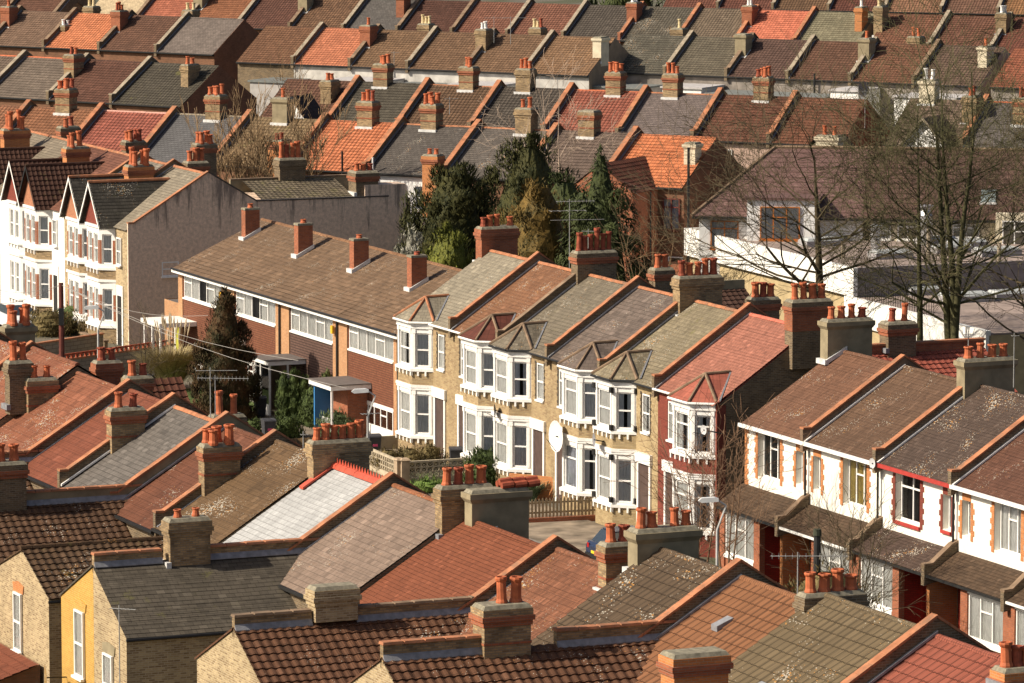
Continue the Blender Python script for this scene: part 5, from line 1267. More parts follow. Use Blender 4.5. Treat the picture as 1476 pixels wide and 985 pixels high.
# ------------------------------------------------------------------ N : hipped roof pair and K : flat roofed white building at the right
N_=Fr(un(1110,213,8.8),-8)
def hiphouse(a0,a1,hipl,label,rm,wall,be=-7.0,ze=5.2,zr=8.8):
    t=thing('hipped_house',label,'house',N_.w(a0,be),N_.az,'hipped roof houses behind the white commercial building')
    W=a1-a0;yr=-be
    m=MB();m.box(.4,.5,0,W-.005,yr*2-.4,h(ze)-.05);m.build('wall',wall,t)
    r=MB();hz=h(zr);ez=h(ze);hx=4.4 if hipl else 0
    def sub(p,q,rr,s,n=14):
        for k in range(n):
            f=lambda A,B,t_:tuple(A[i]+(B[i]-A[i])*t_ for i in range(3))
            t0,t1=k/n,(k+1)/n
            a_,b_=f(p,s,t0),f(q,rr,t0);c_,d_=f(q,rr,t1),f(p,s,t1)
            r.poly([(a_[0],a_[1]-.02,a_[2]+.03),(b_[0],b_[1]-.02,b_[2]+.03),c_,d_])
            r.poly([(a_[0],a_[1]-.02,a_[2]+.0),(b_[0],b_[1]-.02,b_[2]+.0),(b_[0],b_[1]-.02,b_[2]+.03),(a_[0],a_[1]-.02,a_[2]+.03)])
    sub((0,0,ez),(W,0,ez),(W,yr,hz),(hx,yr,hz))
    if hipl: r.poly([(0,2*yr,ez),(0,0,ez),(hx,yr,hz)])
    r.poly([(W,2*yr,ez),(0,2*yr,ez),(hx,yr,hz),(W,yr,hz)])
    o=r.build('roof',rm,t)
    m=MB()
    if hipl:
        for k in range(16):
            q=lambda s_:(hx*s_,yr*s_,ez+(hz-ez)*s_+.05);m.tube(q(k/16),q((k+.96)/16),.12,.12,6)
    m.tube((hx,yr,hz+.04),(W,yr,hz+.04),.12,.12,6);m.build('hip_tiles',COPD(),o)
    m=MB();m.box(0,-.08,ez-.16,W,.02,ez-.03);m.build('gutter',BLACK(),t)
    return t
NR=RM('mauve_plain_tile','plain',(124,92,88),var=.08,blotch=.08,th=.2)
NR2=RM('patchy_brown_tile','plain',(108,80,70),var=.25,blotch=.3,th=.2,moss=.15)
N1=hiphouse(-4.1,6.2,True,'mauve tiled hipped house with orange framed windows behind the white building',NR,plain('white_house_wall',(.72,.72,.70),.9,.08,3))
N2=hiphouse(6.2,17.5,False,'cream walled house with patchy brown roof and two small rooflights',NR2,CREAM())
N3=hiphouse(17.5,29,False,'brown brick house at the right edge with patchy brown roof',NR2,brick('tan_brick',(.36,.22,.12),(.28,.17,.09),(.3,.22,.15),.3))
of=plain('orange_wood_frame',(.42,.14,.03),.5,.2,4)
window(N1,TR(0,.38),1.1,2.8,h(3.2),h(4.9),'two',frame=of,curt='dark')
m=MB();m.box(3.4,-.6,h(1),7.6,3.5,h(6.3));m.build('dormer_wall',plain('white_house_wall',(.72,.72,.70),.9,.08,3),N1)
m=MB();m.box(3.2,-.8,h(6.3),7.8,3.8,h(6.45));m.build('dormer_roof',NR,N1)
window(N1,TR(0,-.72),4.2,6.6,h(3.9),h(5.9),'three',frame=of,curt='net')
for (x0,x1,z0,z1,s_) in ((.6,1.7,3.9,5.0,'sash'),(2.1,3.3,3.9,5.0,'two'),(5.4,7.0,4.1,4.9,'two')): window(N2,TR(0,.38),x0,x1,h(z0),h(z1),s_,curt=random.choice(['net','dark']))
m=MB();m.box(8.0,-.2,h(2.5),11.0,2,h(5.6));m.build('dormer_wall',CREAM(),N2);window(N2,TR(0,-.32),8.4,10.6,h(3.2),h(5.2),'three',curt='dark')
window(N3,TR(0,.38),1.8,4.4,h(3.0),h(4.5),'two',curt='dark')
for (t_,x_) in ((N2,7.0),(N3,2.3)):
    m=MB();y_=1.6;z_=h(5.2)+y_*3.6/7
    m.prism([(y_,z_+.03),(y_+1.2,z_+.03+1.2*3.6/7),(y_+1.2,z_+.13+1.2*3.6/7),(y_,z_+.13)],x_,x_+.9);o=m.build('rooflight',plain('rooflight_glass',(.25,.30,.30),.15,.2,2,spec=.8),t_)
    m=MB();m.box(x_-.05,y_-.12,z_-.02,x_+.95,y_,z_+.10);m.build('rooflight_sill',WHITE(),o)
m=MB();m.lathe((3.9,-1.6,h(1)),[(.42,0),(.42,4.6),(.30,4.9),(.30,5.0),(.5,5.1),(.5,5.2)],14);m.build('steel_flue',plain('brushed_steel',(.55,.55,.56),.35,.15,3,metal=.7),N2)
KO=un(986,329,4.0);K_=Fr(KO,-68.5)
t=thing('commercial_building','long flat roofed commercial building with a bright white parapet wall','building',KO,K_.az)
m=MB();m.box(.2,.3,0,24,30,h(3.75));m.build('wall',plain('tan_lower_wall',(.46,.36,.20),.9,.2,2),t)
m=MB();m.box(0,0,h(2.35),24.2,.26,h(4.0));m.box(0,.27,h(2.35),.25,30,h(4.0));m.build('white_parapet',plain('white_parapet_paint',(.80,.79,.74),.8,.10,1.2),t)
m=MB();m.box(.26,.28,h(3.6),24,30,h(3.80));m.build('flat_roof',plain('mauve_brown_felt',(.30,.235,.20),.85,.45,.5),t)
m=MB();m.box(24.0,.28,0,24.2,30,h(4.0));m.build('end_wall',plain('shade_grey_end_wall',(.22,.20,.20),.9,.35,1.2),t)  # shade of this face put into its darker blue-grey colour
k_=MB();k_.box(24.3,-.4,0,42,30,h(2.2));k_.build('lower_block',plain('tan_lower_wall',(.46,.36,.20),.9,.2,2),t)
k_=MB();k_.box(24.25,-.6,h(.9),42,-.3,h(2.45));k_.build('white_parapet',plain('white_parapet_paint',(.80,.79,.74),.8,.10,1.2),t)
k_=MB();k_.box(24.3,-.28,h(2.21),42,30,h(2.3));k_.build('flat_roof',plain('mauve_brown_felt',(.30,.235,.20),.85,.45,.5),t)
for i,(px_,py_,l,w_,z) in enumerate([(1095,338,1.2,2.0,3.8),(1122,344,1.4,2.4,3.8),(1182,343,1.3,2.2,3.8),(1150,354,1.3,2.2,3.8),(1318,352,1.0,2.4,3.8),(1340,364,1.0,2.4,3.8),(1362,357,1.0,2.4,3.8),(1400,368,1.4,2.6,3.8),(1250,372,1.2,2.4,3.8),(1300,424,1.2,2.6,2.3),(1348,434,1.5,3.0,2.3),(1420,430,1.4,2.8,2.3)]):
    x,y=K_.ab(un(px_,py_,z))
    m=MB();m.box(x,y,h(z),x+l,y+w_,h(z+.35));o=m.build('roof_light',plain('rooflight_kerb',(.30,.29,.29),.7,.1,2),t)
    m=MB();m.frus(x+.05,y+.05,x+l-.05,y+w_-.05,h(z+.352),h(z+.5),.12);m.build('roof_light_dome',plain('rooflight_dome',(.45,.47,.46),.3,.1,2),o)
m=MB()
for x in range(30): m.tube((26+x*.3,-.1,h(2.4)),(26+x*.3,-.1,h(3.3)),.018,.018,4)
m.tube((26,-.1,h(3.3)),(34.8,-.1,h(3.3)),.03,.03,4);m.build('roof_railing',BLACK(),t)
qx,qy=K_.ab(un(1262,362,3.8))
for px_,py_,hh in ((1338,385,2.2),(1360,375,2.6),(1215,372,.8),(1440,380,1.2)):
    ax_,ay_=K_.ab(un(px_,py_,3.8));m=MB();m.tube((ax_,ay_,h(3.8)),(ax_,ay_,h(3.8)+hh),.13,.13,8);m.build('vent_pipe',STONE(),t)
m=MB();m.lathe((qx,qy,h(3.8)),[(.3,0),(.3,1.2),(.45,1.25),(.45,1.5),(.1,1.6)],12);m.build('roof_vent_cowl',plain('brushed_steel',(.55,.55,.56),.35,.15,3,metal=.7),t)
# ------------------------------------------------------------------ street surfaces
def strip(name,a0,a1,b0,b1,z,mat):
    m=MB();m.poly([M_.w(a,b)+(z,) for a,b in ((a0,b0),(a1,b0),(a1,b1),(a0,b1))]);return tag(m.build(name,mat),kind='structure')
asph=plain('asphalt',(.075,.072,.070),.9,.25,1.2);pave=plain('paving',(.20,.18,.155),.9,.3,1.5)
strip('road',-120,90,-17.5,-8.2,GZ+.004,asph)
m=MB();
for (b0,b1) in ((-8.2,-5.6),(-20,-17.5)): 
    p=[M_.w(a,b) for a,b in ((-120,b0),(90,b0),(90,b1),(-120,b1))];m.extz(p,GZ,GZ+.12)
tag(m.build('pavement',pave),kind='structure')
m=MB();p=[M_.w(a,b) for a,b in ((12.2,-5.6),(27.5,-5.6),(27.5,-1.0),(12.2,-1.0))];m.extz(p,GZ,GZ+.07);tag(m.build('driveway',plain('stained_concrete',(.25,.20,.145),.95,.65,.9)),kind='structure')
m=MB();p=[M_.w(a,b) for a,b in ((-22,-5.6),(-1,-5.6),(-1,-.3),(-22,-.3))];m.extz(p,GZ,GZ+.05);tag(m.build('front_path',plain('garden_paving',(.20,.165,.125),.95,.4,.9)),kind='structure')
gr=plain('short_grass',(.07,.11,.025),.95,.4,1.5)
m=MB();m.poly([M_.w(a,b)+(GZ+.03,) for a,b in ((-32,-6),(-22.2,-6),(-22.2,-1),(-32,-1))]);tag(m.build('lawn',gr),kind='structure')
# ------------------------------------------------------------------ walls, fences
def wall2(name,label,p,q,z1,mat,th=.2,cop=None,cat='wall',z0=GZ,group=None):
    d=Vector((q[0]-p[0],q[1]-p[1]));ang=math.atan2(d.y,d.x);t=thing(name,label,cat,p,ang,group,z=z0)
    m=MB();m.box(0,-th/2,0,d.length,th/2,z1-z0);m.build('wall',mat,t)
    if cop: m=MB();m.box(-.04,-th/2-.05,z1-z0+.001,d.length+.04,th/2+.05,z1-z0+.08);m.build('coping',cop,t)
    return t,d.length
BLK=brick('grey_block',(.30,.27,.22),(.24,.21,.17),(.15,.13,.10),.3,bw=.6,rh=.22,ms=.02)
wall2('garden_wall','grey block garden wall with a flat red coping beside the telegraph pole',un(48,497,.5),un(147,482,.5),.5,BLK,cop=COPE())
w_,ln=wall2('garden_wall','grey block garden wall topped with scalloped red tiles near the street lamp',un(76,522,.3),un(250,498,.3),.3,BLK,cop=COPE())
m=MB()
for k in range(int(ln/.35)): m.prism([(-.05,1.58),(.05,1.58),(.05,1.75),(-.05,1.75)],k*.35+.03,k*.35+.17);m.prism([(-.05,1.75),(.05,1.75),(.05,1.85),(-.05,1.85)],k*.35,k*.35+.32)
m.build('scalloped_tiles',plain('red_scallop',(.34,.07,.03),.8,.3,3),w_)
wall2('garden_wall','dark brick boundary wall at the foot of the pebbledash house',M_.w(-49.3,-2.5),M_.w(-45,-2.5),-.1,SOOT(),cop=COPD())
# pierced concrete block wall
def pierced(p,q,label):
    d=Vector((q[0]-p[0],q[1]-p[1]));L_=d.length;t=thing('pierced_wall',label,'wall',p,math.atan2(d.y,d.x),'pierced concrete screen walls')
    m=MB();m.box(0,-.08,0,L_,.08,.25);m.box(0,-.07,.95,L_,.07,1.05)
    n=int(L_/.3)
    for k in range(n+1): m.box(k*L_/n-.025,-.05,.25,k*L_/n+.025,.05,.95)
    for z in (.48,.72): m.box(0,-.05,z-.02,L_,.05,z+.02)
    for k in range(n):
        for z in (.25,.48,.72):
            x0=k*L_/n;x1=(k+1)*L_/n;m.tube((x0,0,z),(x1,0,z+.23),.018,.018,4);m.tube((x1,0,z),(x0,0,z+.23),.018,.018,4)
    m.build('screen_blocks',plain('screen_block',(.45,.38,.27),.9,.25,3),t)
    m=MB();m.box(L_-.02,-.2,0,L_+.38,.2,1.15);m.frus(L_-.08,-.26,L_+.44,.26,1.151,1.25,.1);m.build('pillar',plain('screen_pillar',(.40,.30,.20),.9,.25,3),t)
    return t
c0=un(532,676,GZ);c1=un(581,697,GZ);c2=un(694,690,GZ)
pierced(c0,c1,'pale pierced screen wall running along the pavement');pierced(c2,c1,'pierced screen wall between two front gardens, behind the four pot stack')
m_,_=wall2('garden_wall','low brick garden wall with stepped top beside the spiky yucca',un(735,716,GZ),un(800,722,GZ),-.1,ORGB(),cop=None)
wall2('garden_wall','low weathered wall beside the standing wheelie bin',M_.w(-6.6,-5.0),M_.w(-6.4,-.3),-.5,plain('old_wall',(.26,.22,.15),.9,.3,2))
t=thing('picket_fence','wooden picket fence on a low brick kerb at the back of the driveway','fence',un(750,756,GZ),0)
p_=un(750,756,GZ);q_=un(872,750,GZ);d_=Vector((q_[0]-p_[0],q_[1]-p_[1]));t.rotation_euler[2]=math.atan2(d_.y,d_.x)
wd=plain('weathered_wood',(.33,.25,.15),.9,.3,4)
n=int(d_.length/.17)
for k in range(n):
    m=MB();x=k*.17;hh=1.15+random.uniform(-.03,.03)
    m.prismy([(x,.28),(x+.095,.28),(x+.095,hh-.08),(x+.05,hh),(x,hh-.08)],-.02,.0);m.build('picket',wd,t)
m=MB();m.box(0,.0,.45,d_.length,.05,.53);m.box(0,.0,.9,d_.length,.05,.98);m.build('rail',wd,t)
m=MB();m.box(0,-.12,0,d_.length,.12,.26);m.build('brick_kerb',REDB(),t)
t=thing('trellis','two slatted wooden boards of a low garden fence near the cypress','fence',un(279,603,GZ),M_.az)
m=MB()
for z in (.2,.45,.7): m.box(0,0,z,1.5,.04,z+.15)
m.build('slats',plain('brown_wood',(.22,.12,.06),.9,.3,4),t)
m=MB();m.box(-.05,-.02,0,.03,.06,1.0);m.box(1.47,-.02,0,1.55,.06,1.0);m.build('fence_post',plain('brown_wood',(.22,.12,.06),.9,.3,4),t)
# ------------------------------------------------------------------ bins, lamps, poles, cars
def wbin(px,py,label,rz=0,pink=True,col=(.045,.045,.05)):
    P=un(px,py,GZ+.05);t=thing('wheelie_bin',label,'wheelie bin',P,rz,'wheelie bins in the front gardens',z=GZ+.05)
    bm_=plain('bin_plastic',(.045,.045,.05),.6,.2,3)
    m=MB();i=[m.P(q) for q in ((-.24,-.28,.06),(.24,-.28,.06),(.24,.28,.06),(-.24,.28,.06),(-.3,-.36,.95),(.3,-.36,.95),(.3,.36,.95),(-.3,.36,.95))]
    for q in ((3,2,1,0),(4,5,6,7),(0,1,5,4),(1,2,6,5),(2,3,7,6),(3,0,4,7)): m.face([i[k] for k in q])
    m.build('body',bm_,t)
    m=MB();m.prism([(-.40,.96),(.40,.96),(.38,1.03),(.2,1.08),(-.2,1.08),(-.38,1.02)],-.32,.32);m.build('lid',bm_,t)
    for s_ in (-.27,.27):
        m=MB();m.tube((s_-.03,.3,.12),(s_+.03,.3,.12),.11,.11,10);m.build('wheel',BLACK(),t)
    if pink: m=MB();m.box(-.12,-.345,.5,.12,-.325,.62);m.build('sticker',plain('pink_sticker',(.55,.07,.16),.5,.1,3),t)
wbin(387,634,'grey wheelie bin with a pink sticker beside the rounded hedge',.3)
wbin(375,601,'black wheelie bin standing in the shade by the box porch',.2,False)
wbin(539,657,'grey wheelie bin with a pink sticker by the white panelled wall',.25)
wbin(657,676,'blue lidded wheelie bin beside the front hedge of the bay houses',.1,False) 
def lamp(px,py,hgt,label,dx=-.6,dyv=0,rz=0):
    P=un(px,py,GZ);t=thing('street_lamp',label,'street lamp',P,rz,'street lamps',z=GZ)
    gm_=plain('galvanised_steel',(.50,.50,.48),.5,.15,3)
    m=MB();m.tube((0,0,0),(0,0,1.4),.09,.09,10);m.tube((0,0,1.4),(0,0,hgt-1.2),.06,.05,8);m.tube((0,0,hgt-1.2),(.35,0,hgt-.25),.04,.04,6) if dx<0 else m.tube((0,0,hgt-1.2),(.1,0,hgt-.2),.04,.04,6)
    m.build('column',gm_,t)
    m=MB();m.tube((.35,0,hgt-.25),(.0,0,hgt-.02),.035,.035,6);m.build('arm',gm_,t)
    m=MB();m.prismy([(-.75,hgt-.05),(-.62,hgt+.06),(-.1,hgt+.09),(.05,hgt+.03),(.05,hgt-.08),(-.62,hgt-.13)],-.12,.12);m.build('lantern',plain('lantern_grey',(.62,.63,.62),.45,.1,3),t)
def toplamp(px,ytop,z,**k):
    # post foot under a lantern seen at (px,ytop), whose height above ground is z
    return un(px,ytop,z+GZ)
for (px,yt,z,lab) in ((141,443,5.4,'grey street lamp rising over the scalloped garden wall'),(530,563,5.6,'grey street lamp in front of the white panelled sixties front'),(1034,720,5.8,'grey street lamp between the red bay house and the white terrace')):
    P=un(px,yt,z+GZ);fx=CX+FPX*(P[0]/P[1]) 
    t0=P
    t=None
    lamp(px,yt,z,lab)
    o=[o for o in COL.objects if o.get('label')==lab][0];o.location=(P[0]-.0,P[1],GZ)
P=un(88,408,6.0);t=thing('telegraph_pole','dark reddish telegraph pole in front of the white gabled bay houses','telegraph pole',P)
m=MB();m.tube((0,0,0),(0,0,6.0-GZ),.17,.12,10);m.build('pole',plain('creosote_wood',(.13,.035,.025),.8,.3,3),t)
m=MB();m.box(-.12,-.2,5.0,.14,-.12,5.9);m.build('junction_box',BLACK(),t)
m=MB()
for k,(q,zz) in enumerate((((-50,400),6.2),((300,455),5.0),((430,520),4.6),((500,560),4.4),((-60,430),5.6))):
    Q=un(q[0],q[1],zz);A=Vector((0,0,5.9-GZ));B=Vector((Q[0]-P[0],Q[1]-P[1],zz-GZ));pr_=A
    for i in range(1,9):
        s_=i/8;c=A.lerp(B,s_);c.z-=.6*math.sin(math.pi*s_);m.tube(pr_,c,.012,.012,4);pr_=c
m.build('wire',plain('pale_wire',(.35,.33,.30),.6,.1,3),t)
P=un(1178,772,3.6);t=thing('telegraph_pole','dark wooden pole with a moss green cap in front of the white terrace porches','telegraph pole',P)
m=MB();m.tube((0,0,0),(0,0,3.6-GZ),.16,.14,10);m.build('pole',plain('dark_creosote',(.03,.03,.03),.8,.3,3),t)
m=MB();m.tube((0,0,3.6-GZ),(0,0,3.85-GZ),.18,.15,10);m.build('cap',plain('moss_cap',(.05,.055,.035),.9,.3,3),t)
def car(label,P,rz,col,z=GZ,plate=True):
    t=thing('parked_car',label,'car',P,rz,z=z)
    bm_=plain('car_paint_%d'%int(col[2]*100),col,.25,.05,2,spec=.7)
    m=MB();pr_=[(0,.25),(0,.75),(.12,.92),(.9,1.0),(3.3,.95),(4.0,.80),(4.15,.55),(4.1,.25)]
    m.prism([(y,z_) for y,z_ in pr_],-.85,.85);m.build('body',bm_,t)
    m=MB();a_=[(.25,.93),(.65,1.42),(2.1,1.46),(3.0,.97)];i=[m.P((-.8,y,z_)) if k in(0,3) else m.P((-.66,y,z_)) for k,(y,z_) in enumerate(a_)];j=[m.P((.8,y,z_)) if k in(0,3) else m.P((.66,y,z_)) for k,(y,z_) in enumerate(a_)]
    m.face([j[0],j[1],i[1],i[0]][::-1]);m.face([i[1],j[1],j[2],i[2]][::1]);m.face([j[2],j[3],i[3],i[2]]);m.face(i[::1]);m.face(j[::-1])
    cb=m.build('cabin',plain('car_glass',(.03,.04,.05),.08,.1,2,spec=.9),t)
    m=MB();m.box(-.64,.70,1.43,.64,2.1,1.475);m.build('roof',bm_,cb)
    for x in (-.8,.8):
        for y in (.75,3.3):
            m=MB();m.tube((x-.1*(1 if x>0 else -1),y,.31),(x+.05*(1 if x>0 else -1),y,.31),.31,.31,16);w_=m.build('wheel',plain('tyre',(.02,.02,.02),.9,.2,4),t)
            m=MB();m.tube((x+.051*(1 if x>0 else -1),y,.31),(x+.06*(1 if x>0 else -1),y,.31),.19,.17,12);m.build('rim',plain('wheel_rim',(.4,.4,.4),.4,.1,3,metal=.5),w_)
    for x in (-.72,.52):
        m=MB();m.box(x,-.012,.66,x+.2,.02,.86);m.build('rear_light',plain('red_lens',(.35,.01,.01),.3,.1,3),t)
    m=MB();m.box(-.26,-.03,.46,.26,-.005,.58);m.build('number_plate',plain('yellow_plate',(.75,.55,.03),.4,.05,3),t)
    m=MB();m.box(-.84,-.06,.26,.84,.0,.44);m.build('bumper',BLACK(),t)
    return t
P=un(868,800,GZ+.5);car('dark blue car with a yellow rear plate parked on the driveway',(P[0]-.35,P[1]+.1),M_.az,(.015,.025,.06),GZ+.07)
P=un(40,448,GZ+.9);car('white car half hidden by a stack at the far left of the street',(P[0]-1.2,P[1]),M_.az-math.pi/2,(.70,.70,.72))
# dishes and aerials
def mdish(px,py,b,r,ang,label,mat,par,a0):
    a_,z_=M_.hitv(px,py,b);m=dish(None,TR(a_-a0,b,z_-GZ,ang),r);o=m.build('satellite_dish',mat,par)
    k=MB();k.tube((a_-a0,b,z_-GZ),(a_-a0+.1,-.1 if b>-1 else b+.9,z_-GZ-.2),.03,.03,5);k.tube((a_-a0,b,z_-GZ-r),(a_-a0-.45*math.sin(ang),b-.45*math.cos(ang),z_-GZ-.1),.018,.018,4);k.build('dish_bracket',BLACK(),o)
mdish(801,629,-1.2,.68,.08,'',WHITE(),H4,11.6)
mdish(713,592,-1.1,.30,-.3,'',BLACK(),H2,0)
mdish(856,634,-1.3,.30,-.2,'',plain('far_dish',(.22,.22,.23),.6,.1,2),H4,11.6)
mdish(1014,620,-1.2,.2,.25,'',plain('dish_pale',(.5,.5,.5),.6,.1,2),H6,23.35)
mdish(1257,668,-.5,.2,.2,'',plain('dish_pale',(.5,.5,.5),.6,.1,2),R2,38.1)
def aer(px,ybot,ytop,dist_z,label,**k):
    P=un(px,ytop,dist_z);s_=FPX/P[1];hg=(ybot-ytop)/s_
    antenna(P[0],P[1],dist_z-hg,hg,label,**k)
aer(821,392,287,12.0,'tall aerial with three cross booms beside the six pot stack',rz=.2,n=11,ln=1.9,boom2=True)
aer(848,372,330,10.6,'short single boom aerial on the six pot stack',rz=-.1,n=5,ln=.9)
aer(310,600,541,10.0,'comb aerial with many elements in front of the cypress',rz=-.1,n=14,ln=2.0)
aer(303,606,530,10.3,'slender aerial with one bare boom in front of the cypress',rz=.05,n=4,ln=1.6)
aer(530,668,592,9.5,'black aerial mast with tangled bracket beside the grey wheelie bin',rz=.4,n=6,ln=.7)
aer(1150,880,796,10.6,'long boom aerial crossing in front of the white terrace porches',rz=0,n=12,ln=2.3)
aer(1396,515,478,10.2,'small aerial on a stick by the rendered four pot stack',rz=.3,n=5,ln=.8)
aer(1462,560,480,10.5,'bare aerial mast at the right edge above the red roman tiles',rz=.1,n=3,ln=.3)
aer(748,668,620,4.2,'thin aerial over the dark evergreen bush',rz=.2,n=5,ln=1.6) if False else None
aer(437,676,622,9.2,'rusty iron rod aerial left of the six pot yellow stack',rz=.2,n=3,ln=.25)
aer(648,165,140,10.5,'bent wire aerial on the chocolate brown roof',rz=.3,n=4,ln=.9)
aer(568,110,74,10.2,'pale panel aerial over the walnut brown roof',rz=.1,n=4,ln=.6)
aer(712,62,24,10.5,'left of the two tall aerials above the cream pots',rz=.1,n=5,ln=2.2)
aer(736,64,24,10.5,'right of the two tall aerials above the cream pots',rz=.1,n=5,ln=2.0)
aer(1247,185,130,10.4,'tall thin aerial with stacked booms beside the dish on the russet roof',rz=.1,n=8,ln=1.2)
aer(425,265,230,9.0,'wire aerial against the stained pebbledash wall',rz=.2,n=4,ln=.9) if False else None
# ------------------------------------------------------------------ plants
def leafmat(name,c1,c2,c3=None):
    k=('l',name)
    if k in _mats: return _mats[k]
    m,nt,b=newmat(name);v,tc=objco(nt)
    n=N(nt,'ShaderNodeTexNoise',**{'Scale':1.1,'Detail':3.});L(nt,v,n.inputs['Vector'])
    n2=N(nt,'ShaderNodeTexNoise',**{'Scale':11.,'Detail':2.});L(nt,v,n2.inputs['Vector'])
    c=mix(nt,ramp(nt,n.outputs['Fac'],.38,.62),c1,c2);c=mix(nt,mixf(nt,ramp(nt,n2.outputs['Fac'],.45,.65),.7),c,c3 or tuple(x*1.7 for x in c2))
    L(nt,c,b.inputs['Base Color']);b.inputs['Roughness'].default_value=.75;b.inputs['Specular IOR Level'].default_value=.2
    _mats[k]=m;return m
def inshape(shape):
    """random point: returns local point (unit space) and outward normal; shape = profile list (z,r)"""
    while True:
        z=random.random();k=0
        for (z0,r0),(z1,r1) in zip(shape,shape[1:]):
            if z0<=z<=z1: r=r0+(r1-r0)*(z-z0)/(z1-z0);break
        if random.random()<r+.08: return z,r
def evergreen(name,label,cat,P,H,R,shape,mat,n=5200,leaf=.16,up=.4,group=None,trunk=True,z0=GZ,droop=0.,lump=.25,hull=.58):
    t=thing(name,label,cat,(P[0],P[1]),0,group,z=z0)
    if trunk: m=MB();m.tube((0,0,0),(0,0,H*.6),.16*R/2+.04,.05,7);m.build('trunk',plain('bark',(.08,.055,.035),.9,.3,4),t)
    lumps=[]
    for k in range(46):
        z,r=inshape(shape);a_=random.uniform(0,2*math.pi);lumps.append((z*H,a_,r*R,random.uniform(.3,.65)*R*lump*1.8))
    m=MB()
    for k in range(n):
        if random.random()<.72:
            z,a_,r,lr=random.choice(lumps);c=Vector((r*.86*math.cos(a_),r*.86*math.sin(a_),z))
            d=Vector((random.gauss(0,1),random.gauss(0,1),random.gauss(0,1)));d.normalize();p=c+d*lr*random.uniform(.6,1.05);p.z=max(.02,p.z)
            nr=(d+Vector((math.cos(a_),math.sin(a_),.3))*.6).normalized()
        else:
            z,r=inshape(shape);a_=random.uniform(0,2*math.pi);q=random.uniform(.5,1.02);p=Vector((r*R*q*math.cos(a_),r*R*q*math.sin(a_),z*H));nr=Vector((math.cos(a_),math.sin(a_),.3)).normalized()
        t1=Vector((random.gauss(0,.5),random.gauss(0,.5),1-2.*droop))+nr*random.uniform(.1,.7);t1.normalize();t2=t1.cross(nr)
        if t2.length<.1: continue
        t2.normalize();l=leaf*random.uniform(.6,1.5);w_=l*random.uniform(.28,.5)
        m.poly([p-t1*l*.5-t2*w_*.4,p-t1*l*.5+t2*w_*.4,p+t2*w_*.5,p+t1*l,p-t2*w_*.5])
    # inner mass so that the middle stays leafy
    rings=[]
    for q in range(9):
        z=.03+.92*q/8;rr=0
        for (z0_,r0),(z1,r1) in zip(shape,shape[1:]):
            if z0_<=z<=z1: rr=r0+(r1-r0)*(z-z0_)/(z1-z0_)
        rings.append([m.P((rr*R*hull*math.cos(a_)*(1+.18*math.sin(a_*3+q)),rr*R*hull*math.sin(a_)*(1+.18*math.cos(a_*2+q*2)),z*H)) for a_ in [2*math.pi*i/12 for i in range(12)]])
    for A,B in zip(rings,rings[1:]):
        for i in range(12): j=(i+1)%12;m.face([A[i],A[j],B[j],B[i]])
    m.build('foliage',mat,t);return t
CONE=[(0,.75),(.15,1.),(.5,.8),(.8,.42),(1,.04)];OVAL=[(0,.5),(.2,.9),(.5,1.),(.8,.72),(1,.12)];BUSH=[(0,.85),(.4,1.),(.8,.75),(1,.25)];SPIRE=[(0,.8),(.3,1.),(.6,.8),(.8,.42),(.9,.2),(1,.03)];FULL=[(0,.9),(.3,1.),(.65,1.),(.85,.7),(1,.15)];COLM=[(0,.8),(.3,1.),(.8,.85),(1,.2)]
def pos(px,d): return ((px-CX)*d/FPX,d)
def hgt(ytop,d): return HC-(ytop-YH)*d/FPX-GZ
G1=leafmat('conifer_olive',(.022,.028,.010),(.045,.045,.013),(.075,.068,.018));G2=leafmat('conifer_dark',(.020,.027,.009),(.040,.050,.014))
G3=leafmat('conifer_bronze',(.055,.045,.014),(.12,.075,.018));G4=leafmat('laurel_yellow_green',(.05,.06,.012),(.12,.13,.02),(.20,.20,.03))
d=288;evergreen('conifer','broad olive green conifer in front of the white rear wall','conifer tree',pos(652,d),hgt(238,d),3.1,[(0,.9),(.3,1.),(.62,1.),(.8,.85),(.93,.5),(1,.12)],G1,22000,.18,hull=.5,group='conifers behind the bay terrace')
d=296;evergreen('conifer','dark conifer with a brown tinged top, middle of the conifer group','conifer tree',pos(762,d),hgt(196,d),3.4,[(0,.9),(.3,1.),(.62,1.),(.8,.78),(.92,.42),(1,.08)],G1,17000,.18,hull=.5,group='conifers behind the bay terrace')
d=284;evergreen('conifer','bronze green conifer below the birch','conifer tree',pos(775,d),hgt(255,d),2.7,FULL,G3,9000,.16,group='conifers behind the bay terrace')
d=290;evergreen('conifer','mid green conifer tucked left of the narrow drooping spire','conifer tree',pos(812,d),hgt(248,d),2.5,FULL,G2,9000,.16,group='conifers behind the bay terrace')
d=282;evergreen('conifer','narrow drooping dark conifer ending in a crooked spire','conifer tree',pos(866,d),hgt(206,d),3.0,SPIRE,G2,15000,.18,hull=.5,group='conifers behind the bay terrace',droop=.85)
d=276;evergreen('shrub','glossy yellow green laurel at the foot of the broad conifer','shrub',pos(645,d),hgt(322,d),2.0,FULL,G4,5000,.17)
d=280;evergreen('shrub','pale silvery shrub beside the white lean-to','shrub',pos(590,d),hgt(318,d),1.2,FULL,leafmat('silver_leaf',(.12,.12,.08),(.28,.27,.22)),5200,.13,hull=.25)
G5=leafmat('cypress_brown',(.020,.022,.008),(.075,.035,.014),(.055,.045,.014))
P=un(324,607,GZ);evergreen('cypress','tall conical cypress browned on one side, in front of the sixties terrace','cypress',P,hgt(414,P[1]),1.95,[(0,.85),(.12,.95),(.35,1.),(.65,.70),(.88,.34),(1,.05)],G5,20000,.12,hull=.6,lump=.2)
G6=leafmat('hedge_green',(.022,.035,.010),(.05,.07,.018));G7=leafmat('hedge_brown',(.06,.05,.02),(.12,.09,.035))
